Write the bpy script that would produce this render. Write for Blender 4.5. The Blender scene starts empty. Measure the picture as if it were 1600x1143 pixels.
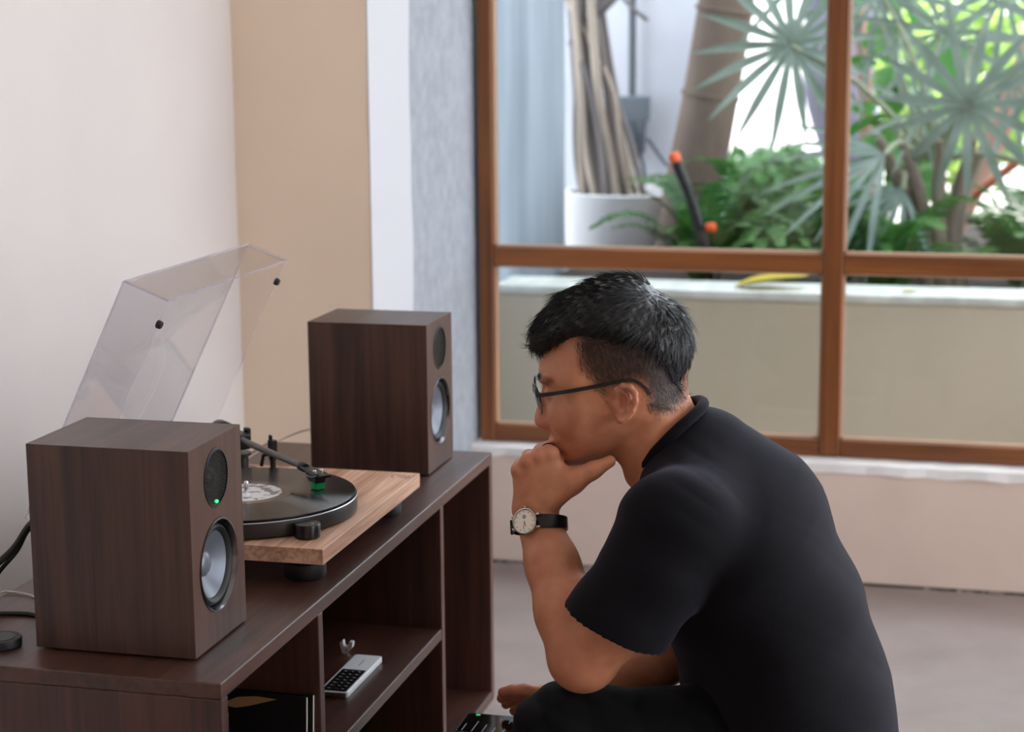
import bpy, bmesh, math, random
import numpy as np
from mathutils import Vector, Matrix, Euler
from mathutils.bvhtree import BVHTree

SC = bpy.context.scene
COL = SC.collection
rnd = random.Random(7)

# ------------------------------------------------------------------ camera
def make_camera():
    yaw, pitch, roll = (math.radians(a) for a in (14.3375, 10.3292, -0.4487))
    fw = Vector((-math.sin(yaw) * math.cos(pitch), math.cos(yaw) * math.cos(pitch), -math.sin(pitch)))
    r0 = Vector((math.cos(yaw), math.sin(yaw), 0))
    u0 = r0.cross(fw)
    r = r0 * math.cos(roll) + u0 * math.sin(roll)
    u = u0 * math.cos(roll) - r0 * math.sin(roll)
    m = Matrix(((r.x, u.x, -fw.x, 0), (r.y, u.y, -fw.y, 0), (r.z, u.z, -fw.z, 1.2718), (0, 0, 0, 1)))
    cd = bpy.data.cameras.new('camera')
    cd.sensor_width = 36
    cd.sensor_fit = 'HORIZONTAL'
    cd.lens = 65.929
    cd.clip_start = .05
    cd.dof.use_dof = True
    cd.dof.focus_distance = 2.40
    cd.dof.aperture_fstop = 5.0
    co = bpy.data.objects.new('camera', cd)
    COL.objects.link(co)
    co.matrix_world = m
    SC.camera = co
make_camera()

# ------------------------------------------------------------------ daylight
def make_world():
    w = bpy.data.worlds.new('sky')
    SC.world = w
    w.use_nodes = True
    b = w.node_tree.nodes['Background']
    b.inputs[0].default_value = (0.86, 0.92, 1.0, 1)
    b.inputs[1].default_value = 2.1
    sd = bpy.data.lights.new('sun_offscreen', 'SUN')
    sd.energy = 5.0
    sd.angle = math.radians(2)
    sd.color = (1, .95, .86)
    so = bpy.data.objects.new('sun_offscreen', sd)
    COL.objects.link(so)
    so.location = (-3, -4, 8)
    so.rotation_euler = Vector((0.35, 1, -0.68)).to_track_quat('-Z', 'Y').to_euler()
make_world()
SC.view_settings.view_transform = 'Standard'
SC.view_settings.look = 'None'
SC.view_settings.gamma = 1
SC.view_settings.use_curve_mapping = False
SC.view_settings.exposure = 1.2
SC.cycles.transparent_max_bounces = 24

# ------------------------------------------------------------------ materials
def srgb(r, g, b):
    f = lambda c: (c / 255 / 12.92) if c / 255 <= .04045 else ((c / 255 + .055) / 1.055) ** 2.4
    return (f(r), f(g), f(b), 1)

def nodes_of(name):
    m = bpy.data.materials.new(name)
    m.use_nodes = True
    nt = m.node_tree
    return m, nt, nt.nodes['Principled BSDF']

def pm(name, col, rough=.5, metal=0., col2=None, vscale=6., stretch=(1, 1, 1), bump=0., bscale=60., spec=.5,
       coat=0., lo=.35, hi=.65, detail=4., emit=None, sss=0.):
    m, nt, p = nodes_of(name)
    L = nt.links
    p.inputs['Roughness'].default_value = rough
    p.inputs['Metallic'].default_value = metal
    p.inputs['Specular IOR Level'].default_value = spec
    p.inputs['Coat Weight'].default_value = coat
    p.inputs['Base Color'].default_value = col
    if emit:
        p.inputs['Emission Color'].default_value = col
        p.inputs['Emission Strength'].default_value = emit
    if sss:
        p.inputs['Subsurface Weight'].default_value = sss
        p.inputs['Subsurface Radius'].default_value = (.012, .005, .003)
        p.inputs['Subsurface Scale'].default_value = 1.0
    if col2 or bump:
        tc = nt.nodes.new('ShaderNodeTexCoord')
        mp = nt.nodes.new('ShaderNodeMapping')
        mp.inputs['Scale'].default_value = stretch
        L.new(tc.outputs['Object'], mp.inputs['Vector'])
    if col2:
        n = nt.nodes.new('ShaderNodeTexNoise')
        n.inputs['Scale'].default_value = vscale
        n.inputs['Detail'].default_value = detail
        L.new(mp.outputs[0], n.inputs['Vector'])
        r = nt.nodes.new('ShaderNodeValToRGB')
        r.color_ramp.elements[0].position = lo
        r.color_ramp.elements[1].position = hi
        r.color_ramp.elements[0].color = col
        r.color_ramp.elements[1].color = col2
        L.new(n.outputs['Fac'], r.inputs['Fac'])
        L.new(r.outputs['Color'], p.inputs['Base Color'])
    if bump:
        n2 = nt.nodes.new('ShaderNodeTexNoise')
        n2.inputs['Scale'].default_value = bscale
        n2.inputs['Detail'].default_value = 4
        L.new(mp.outputs[0], n2.inputs['Vector'])
        bp = nt.nodes.new('ShaderNodeBump')
        bp.inputs['Strength'].default_value = bump
        bp.inputs['Distance'].default_value = .004
        L.new(n2.outputs['Fac'], bp.inputs['Height'])
        L.new(bp.outputs['Normal'], p.inputs['Normal'])
    return m

def wood(name, dark, light, along, rough=.45, fine=90., coarse=14., bump=.08, spec=.5, coat=0.):
    """veneer: streaks stretched along one axis"""
    m, nt, p = nodes_of(name)
    L = nt.links
    p.inputs['Roughness'].default_value = rough
    p.inputs['Specular IOR Level'].default_value = spec
    p.inputs['Coat Weight'].default_value = coat
    p.inputs['Coat Roughness'].default_value = .34
    tc = nt.nodes.new('ShaderNodeTexCoord')
    out = []
    for sc, st, det in ((coarse, .10, 5.), (fine, .035, 3.)):
        mp = nt.nodes.new('ShaderNodeMapping')
        s = [1., 1., 1.]
        s['xyz'.index(along)] = st
        mp.inputs['Scale'].default_value = s
        L.new(tc.outputs['Object'], mp.inputs['Vector'])
        n = nt.nodes.new('ShaderNodeTexNoise')
        n.inputs['Scale'].default_value = sc
        n.inputs['Detail'].default_value = det
        n.inputs['Distortion'].default_value = .6
        L.new(mp.outputs[0], n.inputs['Vector'])
        out.append(n.outputs['Fac'])
    mx = nt.nodes.new('ShaderNodeMath')
    mx.operation = 'MULTIPLY_ADD'
    mx.inputs[1].default_value = .55
    L.new(out[0], mx.inputs[0])
    m2 = nt.nodes.new('ShaderNodeMath')
    m2.operation = 'MULTIPLY'
    m2.inputs[1].default_value = .45
    L.new(out[1], m2.inputs[0])
    L.new(m2.outputs[0], mx.inputs[2])
    r = nt.nodes.new('ShaderNodeValToRGB')
    r.color_ramp.elements[0].position = .36
    r.color_ramp.elements[1].position = .64
    r.color_ramp.elements[0].color = dark
    r.color_ramp.elements[1].color = light
    L.new(mx.outputs[0], r.inputs['Fac'])
    L.new(r.outputs['Color'], p.inputs['Base Color'])
    bp = nt.nodes.new('ShaderNodeBump')
    bp.inputs['Strength'].default_value = bump
    bp.inputs['Distance'].default_value = .002
    L.new(out[1], bp.inputs['Height'])
    L.new(bp.outputs['Normal'], p.inputs['Normal'])
    return m

def clear(name, tint, ior=1.45, rough=.0, gain=1.0):
    """thin clear sheet: straight-through light plus fresnel reflection"""
    m, nt, p = nodes_of(name)
    nt.nodes.remove(p)
    o = nt.nodes['Material Output']
    t = nt.nodes.new('ShaderNodeBsdfTransparent')
    t.inputs[0].default_value = tint
    g = nt.nodes.new('ShaderNodeBsdfGlossy')
    g.inputs['Roughness'].default_value = rough
    fr = nt.nodes.new('ShaderNodeLayerWeight')
    fr.inputs['Blend'].default_value = .5
    pw = nt.nodes.new('ShaderNodeMath')
    pw.operation = 'POWER'
    pw.inputs[1].default_value = 5.
    nt.links.new(fr.outputs['Facing'], pw.inputs[0])
    mu = nt.nodes.new('ShaderNodeMath')
    mu.operation = 'MULTIPLY_ADD'
    f0 = ((ior - 1) / (ior + 1)) ** 2
    mu.inputs[1].default_value = (1 - f0) * gain
    mu.inputs[2].default_value = f0 * gain
    mx = nt.nodes.new('ShaderNodeMixShader')
    nt.links.new(pw.outputs[0], mu.inputs[0])
    nt.links.new(mu.outputs[0], mx.inputs[0])
    nt.links.new(t.outputs[0], mx.inputs[1])
    nt.links.new(g.outputs[0], mx.inputs[2])
    nt.links.new(mx.outputs[0], o.inputs[0])
    return m

M = {}
M['wall_cream'] = pm('wall_cream', srgb(214, 205, 200), .85, col2=srgb(208, 198, 194), vscale=2.2, bump=.1, bscale=14)
M['wall_beige'] = pm('wall_beige', srgb(240, 219, 196), .85, col2=srgb(235, 213, 190), vscale=3, bump=.08, bscale=16)
M['wall_low'] = pm('wall_low', srgb(226, 204, 190), .85, col2=srgb(216, 194, 180), vscale=3.5, bump=.15, bscale=18)
M['joint_dirt'] = pm('joint_dirt', srgb(84, 72, 66), .9, col2=srgb(58, 50, 46), vscale=30)
M['wall_white'] = pm('wall_white', srgb(198, 196, 200), .8, bump=.06, bscale=20)
M['concrete'] = pm('concrete', srgb(144, 148, 155), .8, col2=srgb(164, 167, 174), vscale=30, detail=9, bump=.3, bscale=60, lo=.3, hi=.72)
M['floor'] = pm('floor', srgb(134, 119, 114), .55, col2=srgb(154, 139, 133), vscale=5, detail=9, bump=.12, bscale=22, lo=.3, hi=.7)
M['ceiling'] = pm('ceiling', srgb(238, 234, 230), .9)
M['sill_white'] = pm('sill_white', srgb(236, 232, 230), .7, col2=srgb(222, 216, 212), vscale=12, bump=.3, bscale=35)
M['crumble'] = pm('crumble', srgb(170, 156, 148), .9, col2=srgb(96, 84, 78), vscale=40)
M['frame_wood'] = wood('frame_wood', srgb(92, 50, 22), srgb(150, 90, 44), 'z', .4, 60, 9)
M['frame_wood_x'] = wood('frame_wood_x', srgb(92, 50, 22), srgb(150, 90, 44), 'x', .4, 60, 9)
M['pane'] = clear('pane_glass', (.95, .97, .97, 1), 1.45)
M['walnut_z'] = wood('walnut_upright', srgb(46, 28, 22), srgb(86, 56, 45), 'z', .42, 110, 22, spec=.5, coat=.1)
M['walnut_x'] = wood('walnut_top', srgb(46, 28, 22), srgb(86, 56, 45), 'y', .42, 110, 22, spec=.5, coat=.1)
M['cabinet_y'] = wood('cabinet_stain_long', srgb(50, 28, 21), srgb(86, 52, 41), 'y', .42, 130, 26, .22, spec=.5, coat=.3)
M['cabinet_z'] = wood('cabinet_stain_upright', srgb(50, 28, 21), srgb(86, 52, 41), 'z', .42, 130, 26, .22, spec=.5, coat=.3)
M['plinth'] = wood('plinth_veneer', srgb(158, 110, 84), srgb(228, 186, 158), 'y', .5, 150, 20, .15)
M['black_rubber'] = pm('black_rubber', srgb(22, 22, 23), .55)
M['black_satin'] = pm('black_satin', srgb(20, 20, 22), .3)
M['black_metal'] = pm('black_metal', srgb(34, 34, 37), .35, .6)
M['dark_grey'] = pm('dark_grey', srgb(58, 57, 56), .4, .5)
M['chrome'] = pm('chrome', srgb(225, 226, 230), .12, 1.)
M['silver'] = pm('silver', srgb(200, 202, 208), .28, 1.)
M['ring_metal'] = pm('ring_metal', srgb(120, 118, 122), .22, 1.)
M['cone'] = pm('cone_grey', srgb(112, 116, 126), .38, .35, bump=.04, bscale=200)
M['led'] = pm('green_led', (0.02, .8, .12, 1), .4, emit=3.0)
M['green'] = pm('green_plastic', srgb(10, 150, 85), .3)

# ------------------------------------------------------------------ mesh tools
OFF = {}

class MB:
    def __init__(s):
        s.v, s.f, s.m = [], [], []
    def add(s, vs, fs, mi=0):
        k = len(s.v)
        s.v += [tuple(p) for p in vs]
        s.f += [tuple(i + k for i in f) for f in fs]
        s.m += [mi] * len(fs)
        return s
    def box(s, x0, x1, y0, y1, z0, z1, mi=0):
        return s.obox(((x0 + x1) / 2, (y0 + y1) / 2, (z0 + z1) / 2), ((1, 0, 0), (0, 1, 0), (0, 0, 1)),
                      ((x1 - x0) / 2, (y1 - y0) / 2, (z1 - z0) / 2), mi)
    def obox(s, c, ax, h, mi=0):
        c = Vector(c)
        a = [Vector(ax[i]).normalized() * h[i] for i in range(3)]
        vs = [c + a[0] * i + a[1] * j + a[2] * k for k in (-1, 1) for j in (-1, 1) for i in (-1, 1)]
        return s.add(vs, [(0, 2, 3, 1), (4, 5, 7, 6), (0, 1, 5, 4), (2, 6, 7, 3), (0, 4, 6, 2), (1, 3, 7, 5)], mi)
    def lathe(s, prof, o=(0, 0, 0), axis=(0, 0, 1), seg=40, mi=0, cap0=True, cap1=True):
        o = Vector(o)
        ax = Vector(axis).normalized()
        u = ax.orthogonal().normalized()
        w = ax.cross(u)
        vs, fs = [], []
        for r, h in prof:
            for k in range(seg):
                t = 2 * math.pi * k / seg
                vs.append(o + ax * h + (u * math.cos(t) + w * math.sin(t)) * max(r, 1e-5))
        n = len(prof)
        for i in range(n - 1):
            for k in range(seg):
                a, b = i * seg + k, i * seg + (k + 1) % seg
                fs.append((a, b, b + seg, a + seg))
        if cap0:
            fs.append(tuple(range(seg))[::-1])
        if cap1:
            fs.append(tuple((n - 1) * seg + k for k in range(seg)))
        return s.add(vs, fs, mi)
    def tube(s, pts, rad, seg=10, mi=0, flat=None):
        pts = [Vector(p) for p in pts]
        n = len(pts)
        if not hasattr(rad, '__len__'):
            rad = [rad] * n
        vs, fs = [], []
        u = None
        for i, p in enumerate(pts):
            t = (pts[min(i + 1, n - 1)] - pts[max(i - 1, 0)])
            t = t.normalized() if t.length > 1e-9 else Vector((0, 0, 1))
            if u is None:
                u = t.orthogonal().normalized()
            u = (u - t * u.dot(t))
            u = u.normalized() if u.length > 1e-6 else t.orthogonal().normalized()
            w = t.cross(u)
            for k in range(seg):
                a = 2 * math.pi * k / seg
                vs.append(p + (u * math.cos(a) + w * math.sin(a)) * rad[i])
        for i in range(n - 1):
            for k in range(seg):
                a, b = i * seg + k, i * seg + (k + 1) % seg
                fs.append((a, b, b + seg, a + seg))
        fs.append(tuple(range(seg))[::-1])
        fs.append(tuple((n - 1) * seg + k for k in range(seg)))
        return s.add(vs, fs, mi)
    def prism(s, poly, vec, mi=0):
        n = len(poly)
        vec = Vector(vec)
        vs = [Vector(p) for p in poly] + [Vector(p) + vec for p in poly]
        fs = [tuple(range(n))[::-1], tuple(range(n, 2 * n))]
        fs += [(i, (i + 1) % n, n + (i + 1) % n, n + i) for i in range(n)]
        return s.add(vs, fs, mi)
    def build(s, name, mats, parent=None, smooth=None, bevel=0, bseg=2, origin=None):
        if not isinstance(mats, (list, tuple)):
            mats = [mats]
        if parent is not None:
            off = OFF[parent.name]
        elif origin is not None:
            off = Vector(origin)
        else:
            a = np.array(s.v)
            lo, hi = a.min(0), a.max(0)
            off = Vector(((lo[0] + hi[0]) / 2, (lo[1] + hi[1]) / 2, lo[2]))
        me = bpy.data.meshes.new(name)
        me.from_pydata([(p[0] - off.x, p[1] - off.y, p[2] - off.z) for p in s.v], [], s.f)
        for m in mats:
            me.materials.append(M[m] if isinstance(m, str) else m)
        me.polygons.foreach_set('material_index', s.m)
        bm = bmesh.new()
        bm.from_mesh(me)
        bmesh.ops.recalc_face_normals(bm, faces=bm.faces)
        bm.to_mesh(me)
        bm.free()
        if smooth:
            me.shade_smooth()
            me.set_sharp_from_angle(angle=math.radians(smooth))
        me.update()
        o = bpy.data.objects.new(name, me)
        COL.objects.link(o)
        if parent is not None:
            o.parent = parent
        else:
            o.location = off
        OFF[o.name] = off
        if bevel:
            b = o.modifiers.new('edge', 'BEVEL')
            b.width = bevel
            b.segments = bseg
            b.limit_method = 'ANGLE'
            b.angle_limit = math.radians(40)
        return o

def tag(o, label=None, cat=None, group=None, kind=None):
    for k, v in (('label', label), ('category', cat), ('group', group), ('kind', kind)):
        if v:
            o[k] = v
    return o

def thing(name, loc, label=None, cat=None, group=None, kind=None):
    o = bpy.data.objects.new(name, None)
    o.empty_display_size = .05
    COL.objects.link(o)
    o.location = loc
    OFF[o.name] = Vector(loc)
    return tag(o, label, cat, group, kind)

def struct(o):
    o['kind'] = 'structure'
    return o

# ------------------------------------------------------------------ the room
def make_room():
    struct(MB().box(-1.75, 2.9, -1.7, 4.42, -.12, 0).build('floor', 'floor'))
    struct(MB().box(-7.0, 3.0, -3.0, 4.45, 2.78, 2.92).build('ceiling', 'ceiling'))  # unseen slab extended left and behind the room to shade the garden
    struct(MB().box(-1.75, -1.465, -1.7, 3.52, 0, 2.78).build('wall_left', 'wall_cream'))
    struct(MB().box(-1.75, 2.9, -1.9, -1.7, 0, 2.78).build('wall_front', 'wall_beige'))
    # short return wall between the long wall and the window
    struct(MB().box(-1.75, -1.184, 3.511, 3.60, 0, 2.78).build('wall_back', 'wall_beige'))
    w = MB()
    # hand-plastered white band, its two edges a little wavy
    n = 30
    vs = []
    r2 = random.Random(3)
    y0 = y1 = 0.
    for i in range(n + 1):
        z = 2.775 * i / n
        y0 = .75 * y0 + r2.uniform(-.004, .004)
        y1 = .75 * y1 + r2.uniform(-.007, .007)
        vs += [(-1.181, 3.509 + .3 * y0, z), (-1.181, 3.78 + y1, z), (-1.1838, 3.509 + .3 * y0, z), (-1.1838, 3.78 + y1, z)]
    fs = []
    for i in range(n):
        a, b = 4 * i, 4 * i + 4
        fs += [(a, a + 1, b + 1, b), (a + 2, b + 2, b + 3, a + 3), (a + 1, a + 3, b + 3, b + 1), (a, b, b + 2, a + 2)]
    fs += [(0, 2, 3, 1), (4 * n, 4 * n + 1, 4 * n + 3, 4 * n + 2)]
    w.add(vs, fs)
    struct(w.build('trim_1', 'wall_white'))
    struct(MB().box(-1.75, -1.183, 3.60, 4.42, 0, 2.78).build('wall_column', 'concrete'))
    # low wall under the window, its worn white top
    struct(MB().box(-1.183, 2.9, 4.21, 4.42, 0, .268).build('wall_window', 'wall_low', bevel=.006))
    s = MB()
    n = 90
    vs, fs = [], []
    for i in range(n + 1):
        x = -1.182 + 4.0 * i / n
        e = 4.205 + r2.uniform(-.004, .004)
        dz = r2.uniform(-.006, .003)
        vs += [(x, e, .262 + dz), (x, e + .006, .281 + dz * .3), (x, 4.42, .283), (x, 4.42, .262 + dz)]
    for i in range(n):
        a = 4 * i
        for k in range(4):
            fs.append((a + k, a + (k + 1) % 4, a + 4 + (k + 1) % 4, a + 4 + k))
    fs += [(0, 1, 2, 3), (4 * n + 3, 4 * n + 2, 4 * n + 1, 4 * n)]
    s.add(vs, fs)
    struct(s.build('trim_2', 'sill_white'))
    # crumbled joint where the low wall meets the floor
    s = MB()
    for i in range(190):
        x = -1.15 + 2.6 * i / 190 + r2.uniform(-.01, .01)
        if r2.random() < .35:
            continue
        l, d = r2.uniform(.004, .03) * r2.random(), r2.uniform(.001, .006)
        s.obox((x, 4.208 - d * .3, .001), ((1, r2.uniform(-.2, .2), 0), (0, 1, 0), (0, 0, 1)), (l, d, r2.uniform(.002, .005)))
    struct(s.build('trim_3', 'crumble'))
    struct(MB().box(-1.183, 2.6, 4.2065, 4.2105, 0, .006).build('trim_6', 'joint_dirt'))
    # right side: wide shop opening, sill and header only
    struct(MB().box(2.6, 2.9, -1.7, .7, 0, 2.78).build('wall_right', 'wall_beige'))
    struct(MB().box(2.6, 2.9, .7, 4.42, 2.6, 2.78).build('trim_4', 'wall_beige'))
    struct(MB().box(2.6, 2.9, 4.2, 4.42, 0, 2.78).build('wall_corner', 'concrete'))
    struct(MB().box(-1.183, 2.9, 4.25, 4.42, 2.68, 2.78).build('wall_header', 'wall_low'))
    # timber window
    win = thing('window_1', (.7, 4.32, .283))
    struct(win)
    posts = [-1.172, -.3617, .455, 1.27, 2.09]
    yw0, yw1 = 4.275, 4.335
    for i, x in enumerate(posts):
        wd = .0345 if i == 0 else .0455
        MB().box(x, x + wd, yw0, yw1, .283, 2.68).build('mullion', 'frame_wood', win, bevel=.003)
    MB().box(2.55, 2.6, yw0, yw1, .283, 2.68).build('mullion', 'frame_wood', win, bevel=.003)
    xs = [(posts[i] + (.0345 if i == 0 else .0455), posts[i + 1]) for i in range(4)] + [(2.1355, 2.55)]
    for (a, b) in xs:
        for z0, z1 in ((.283, .322), (.7085, .7525), (1.72, 1.765), (2.64, 2.68)):
            MB().box(a, b, yw0 + .002, yw1 - .002, z0, z1).build('rail', 'frame_wood_x', win, bevel=.003)
        for z0, z1 in ((.322, .7085), (.7525, 1.72), (1.765, 2.64)):
            MB().box(a - .004, b + .004, 4.303, 4.307, z0 - .004, z1 + .004).build('pane', 'pane', win)
            # glazing beads around each pane
            for (p, q, r, t) in ((a, a + .005, z0, z1), (b - .005, b, z0, z1), (a, b, z0, z0 + .005), (a, b, z1 - .005, z1)):
                MB().box(p, q, 4.289, 4.302, r, t).build('glazing_bead', 'bead', win)
M['bead'] = pm('bead', srgb(196, 160, 132), .5)
make_room()
# ------------------------------------------------------------------ low media cabinet
ZC = .5454
CX0, CX1, CY0, CY1 = -1.2276, -.8163, 1.8636, 3.0507

def make_cabinet():
    t = thing('media_cabinet', ((CX0 + CX1) / 2, (CY0 + CY1) / 2, 0),
              'long low dark-stained wooden cabinet with open shelves under the speakers', 'cabinet')
    bv = .0015
    MB().box(CX0, CX1, CY0, CY1, ZC - .019, ZC).build('top_board', 'cabinet_y', t, bevel=bv)
    MB().box(CX0, CX1, CY0 + .018, CY1 - .018, .100, .118).build('bottom_board', 'cabinet_y', t, bevel=bv)
    MB().box(CX0, CX1, CY0, CY0 + .018, .100, ZC - .019).build('side_panel', 'cabinet_z', t, bevel=bv)
    MB().box(CX0, CX1, CY1 - .018, CY1, .100, ZC - .019).build('side_panel', 'cabinet_z', t, bevel=bv)
    MB().box(CX0 + .008, CX1 - .001, 2.1804, 2.1984, .118, ZC - .019).build('divider', 'cabinet_z', t, bevel=bv)
    MB().box(CX0 + .008, CX1 - .001, 2.7366, 2.7536, .118, ZC - .019).build('divider', 'cabinet_z', t, bevel=bv)
    MB().box(CX0 + .008, CX1 - .0015, 2.1984, 2.7366, .311, .3285).build('shelf', 'cabinet_y', t, bevel=bv)
    MB().box(CX0, CX0 + .008, CY0 + .018, CY1 - .018, .118, ZC - .019).build('back_panel', 'cabinet_z', t)
    for x in (CX0 + .07, CX1 - .085):
        for y in (CY0 + .09, CY1 - .1):
            MB().lathe([(.016, 0), (.024, .1)], (x, y, 0), seg=20).build('leg', 'cabinet_z', t, smooth=40)
make_cabinet()

# ------------------------------------------------------------------ bookshelf speakers
def ring_pts(y, z, r, n, x):
    return [Vector((x, y + r * math.cos(2 * math.pi * k / n), z + r * math.sin(2 * math.pi * k / n))) for k in range(n)]

def make_speaker(x0, x1, y0, y1, label):
    zb, zt = ZC + .003, ZC + .2498
    yc = (y0 + y1) / 2
    t = thing('bookshelf_speaker', ((x0 + x1) / 2, yc, ZC), label, 'speaker', 'walnut bookshelf speakers on the cabinet')
    zw, rw = zt - .1545, .0575
    zz, rt = zt - .0475, .0365
    n = 64
    # box with two round openings in the baffle
    bm = bmesh.new()
    rect = [bm.verts.new(p) for p in ((x1, y0, zb), (x1, y1, zb), (x1, y1, zt), (x1, y0, zt))]
    edges = [bm.edges.new((rect[i], rect[(i + 1) % 4])) for i in range(4)]
    holes = []
    for (z, r) in ((zw, rw), (zz, rt)):
        ring = [bm.verts.new(p) for p in ring_pts(yc, z, r, n, x1)]
        edges += [bm.edges.new((ring[i], ring[(i + 1) % n])) for i in range(n)]
        holes.append((ring, z, r))
    bmesh.ops.triangle_fill(bm, edges=edges, use_beauty=True, normal=(1, 0, 0))
    for f in list(bm.faces):
        c = f.calc_center_median()
        if any((c.y - yc) ** 2 + (c.z - z) ** 2 < (r * .98) ** 2 for _, z, r in holes):
            bm.faces.remove(f)
    back = [bm.verts.new(p) for p in ((x0, y0, zb), (x0, y1, zb), (x0, y1, zt), (x0, y0, zt))]
    for i in range(4):
        j = (i + 1) % 4
        bm.faces.new((rect[i], rect[j], back[j], back[i]))
    bm.faces.new(back)
    for ring, z, r in holes:
        inner = [bm.verts.new(v.co - Vector((.03, 0, 0))) for v in ring]
        for i in range(n):
            j = (i + 1) % n
            bm.faces.new((ring[i], ring[j], inner[j], inner[i]))
    bmesh.ops.recalc_face_normals(bm, faces=bm.faces)
    off = OFF[t.name]
    for f in bm.faces:
        f.material_index = 1 if f.normal.z > .9 and f.calc_area() > .005 else 0
    bmesh.ops.translate(bm, verts=bm.verts, vec=-off)
    me = bpy.data.meshes.new('enclosure')
    bm.to_mesh(me)
    bm.free()
    me.materials.append(M['walnut_z'])
    me.materials.append(M['walnut_x'])
    o = bpy.data.objects.new('enclosure', me)
    COL.objects.link(o)
    o.parent = t
    OFF[o.name] = off
    ax = (1, 0, 0)
    # woofer
    w = MB().lathe([(rw - .001, -.012), (rw - .0005, .0005), (rw - .003, .0010), (rw - .007, -.006), (rw - .007, -.012)],
                   (x1, yc, zw), ax, 64, cap0=False, cap1=False).build('woofer_ring', 'ring_metal', t, smooth=50)
    w['label'] = 'polished metal trim ring'
    MB().lathe([(rw - .007, -.010), (rw - .009, -.0055), (rw - .012, -.003), (rw - .0155, -.0050), (rw - .0175, -.009)],
               (x1, yc, zw), ax, 64, cap0=False, cap1=False).build('surround', 'black_rubber', t, smooth=60)
    c = MB().lathe([(rw - .0172, -.0085), (.030, -.0165), (.018, -.0215), (.0165, -.0225)], (x1, yc, zw), ax, 64,
                   cap0=False, cap1=False).build('cone', 'cone', t, smooth=60)
    MB().lathe([(.0165, -.0225), (.0155, -.0185), (.012, -.0155), (.006, -.0138), (.0001, -.0134)], (x1, yc, zw), ax, 48,
               cap0=False, cap1=False).build('dust_cap', 'cone', c, smooth=60)
    # tweeter behind a fine slanted mesh
    MB().lathe([(rt - .0006, -.004), (rt - .0004, .0006), (rt - .004, .0012), (rt - .0045, -.003)], (x1, yc, zz), ax, 56,
               cap0=False, cap1=False).build('tweeter_ring', 'black_satin', t, smooth=40)
    MB().lathe([(rt - .003, -.008), (.014, -.0075), (.0135, -.0065), (.010, -.0035), (.005, -.0018), (.0001, -.0014)],
               (x1, yc - .001, zz - .001), ax, 48, cap1=False).build('tweeter_dome', 'black_satin', t, smooth=60)
    g = MB()
    rg = rt - .0042
    for s, wd in ((1, .00045), (-1, .0003)):
        k = -rg
        while k < rg:
            half = math.sqrt(max(rg * rg - k * k, 0))
            if half > .004:
                d = Vector((0, math.cos(.5 * s), math.sin(.5 * s)))
                nrm = Vector((0, -d.z, d.y))
                g.obox(Vector((x1 - .0007, yc, zz)) + nrm * k, (d, nrm, (1, 0, 0)), (half, wd, .0003))
            k += .0026 if s > 0 else .0042
    g = g.build('mesh_grille', 'dark_grey', t)
    g['kind'] = 'stuff'
    MB().lathe([(.0018, -.002), (.0018, .001), (.001, .0016)], (x1 - .0003, yc, zz - rt + .007), ax, 16).build('status_light', 'led' if y0 < 2.5 else 'black_satin', t)
    for px in (x0 + .02, x1 - .02):
        for py in (y0 + .02, y1 - .02):
            MB().lathe([(.008, 0), (.008, .0032)], (px, py, ZC), seg=16).build('rubber_pad', 'black_rubber', t)
    # rear terminal plate
    MB().box(x0 - .003, x0, yc - .04, yc + .04, zb + .03, zb + .13).build('terminal_plate', 'black_satin', t)
    return t

make_speaker(-1.0786, -.8748, 1.9279, 2.0820, 'walnut bookshelf speaker with glowing green light, cables behind it')
make_speaker(-1.0754, -.8724, 2.8572, 3.0035, 'walnut bookshelf speaker at the window end of the cabinet')

# ------------------------------------------------------------------ turntable
TX0, TX1, TY0, TY1 = -1.205, -.8258, 2.2267, 2.659
TZ = ZC + .055
TB = ZC + .0335
RC = Vector((-.996, 2.386, 0))

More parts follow.
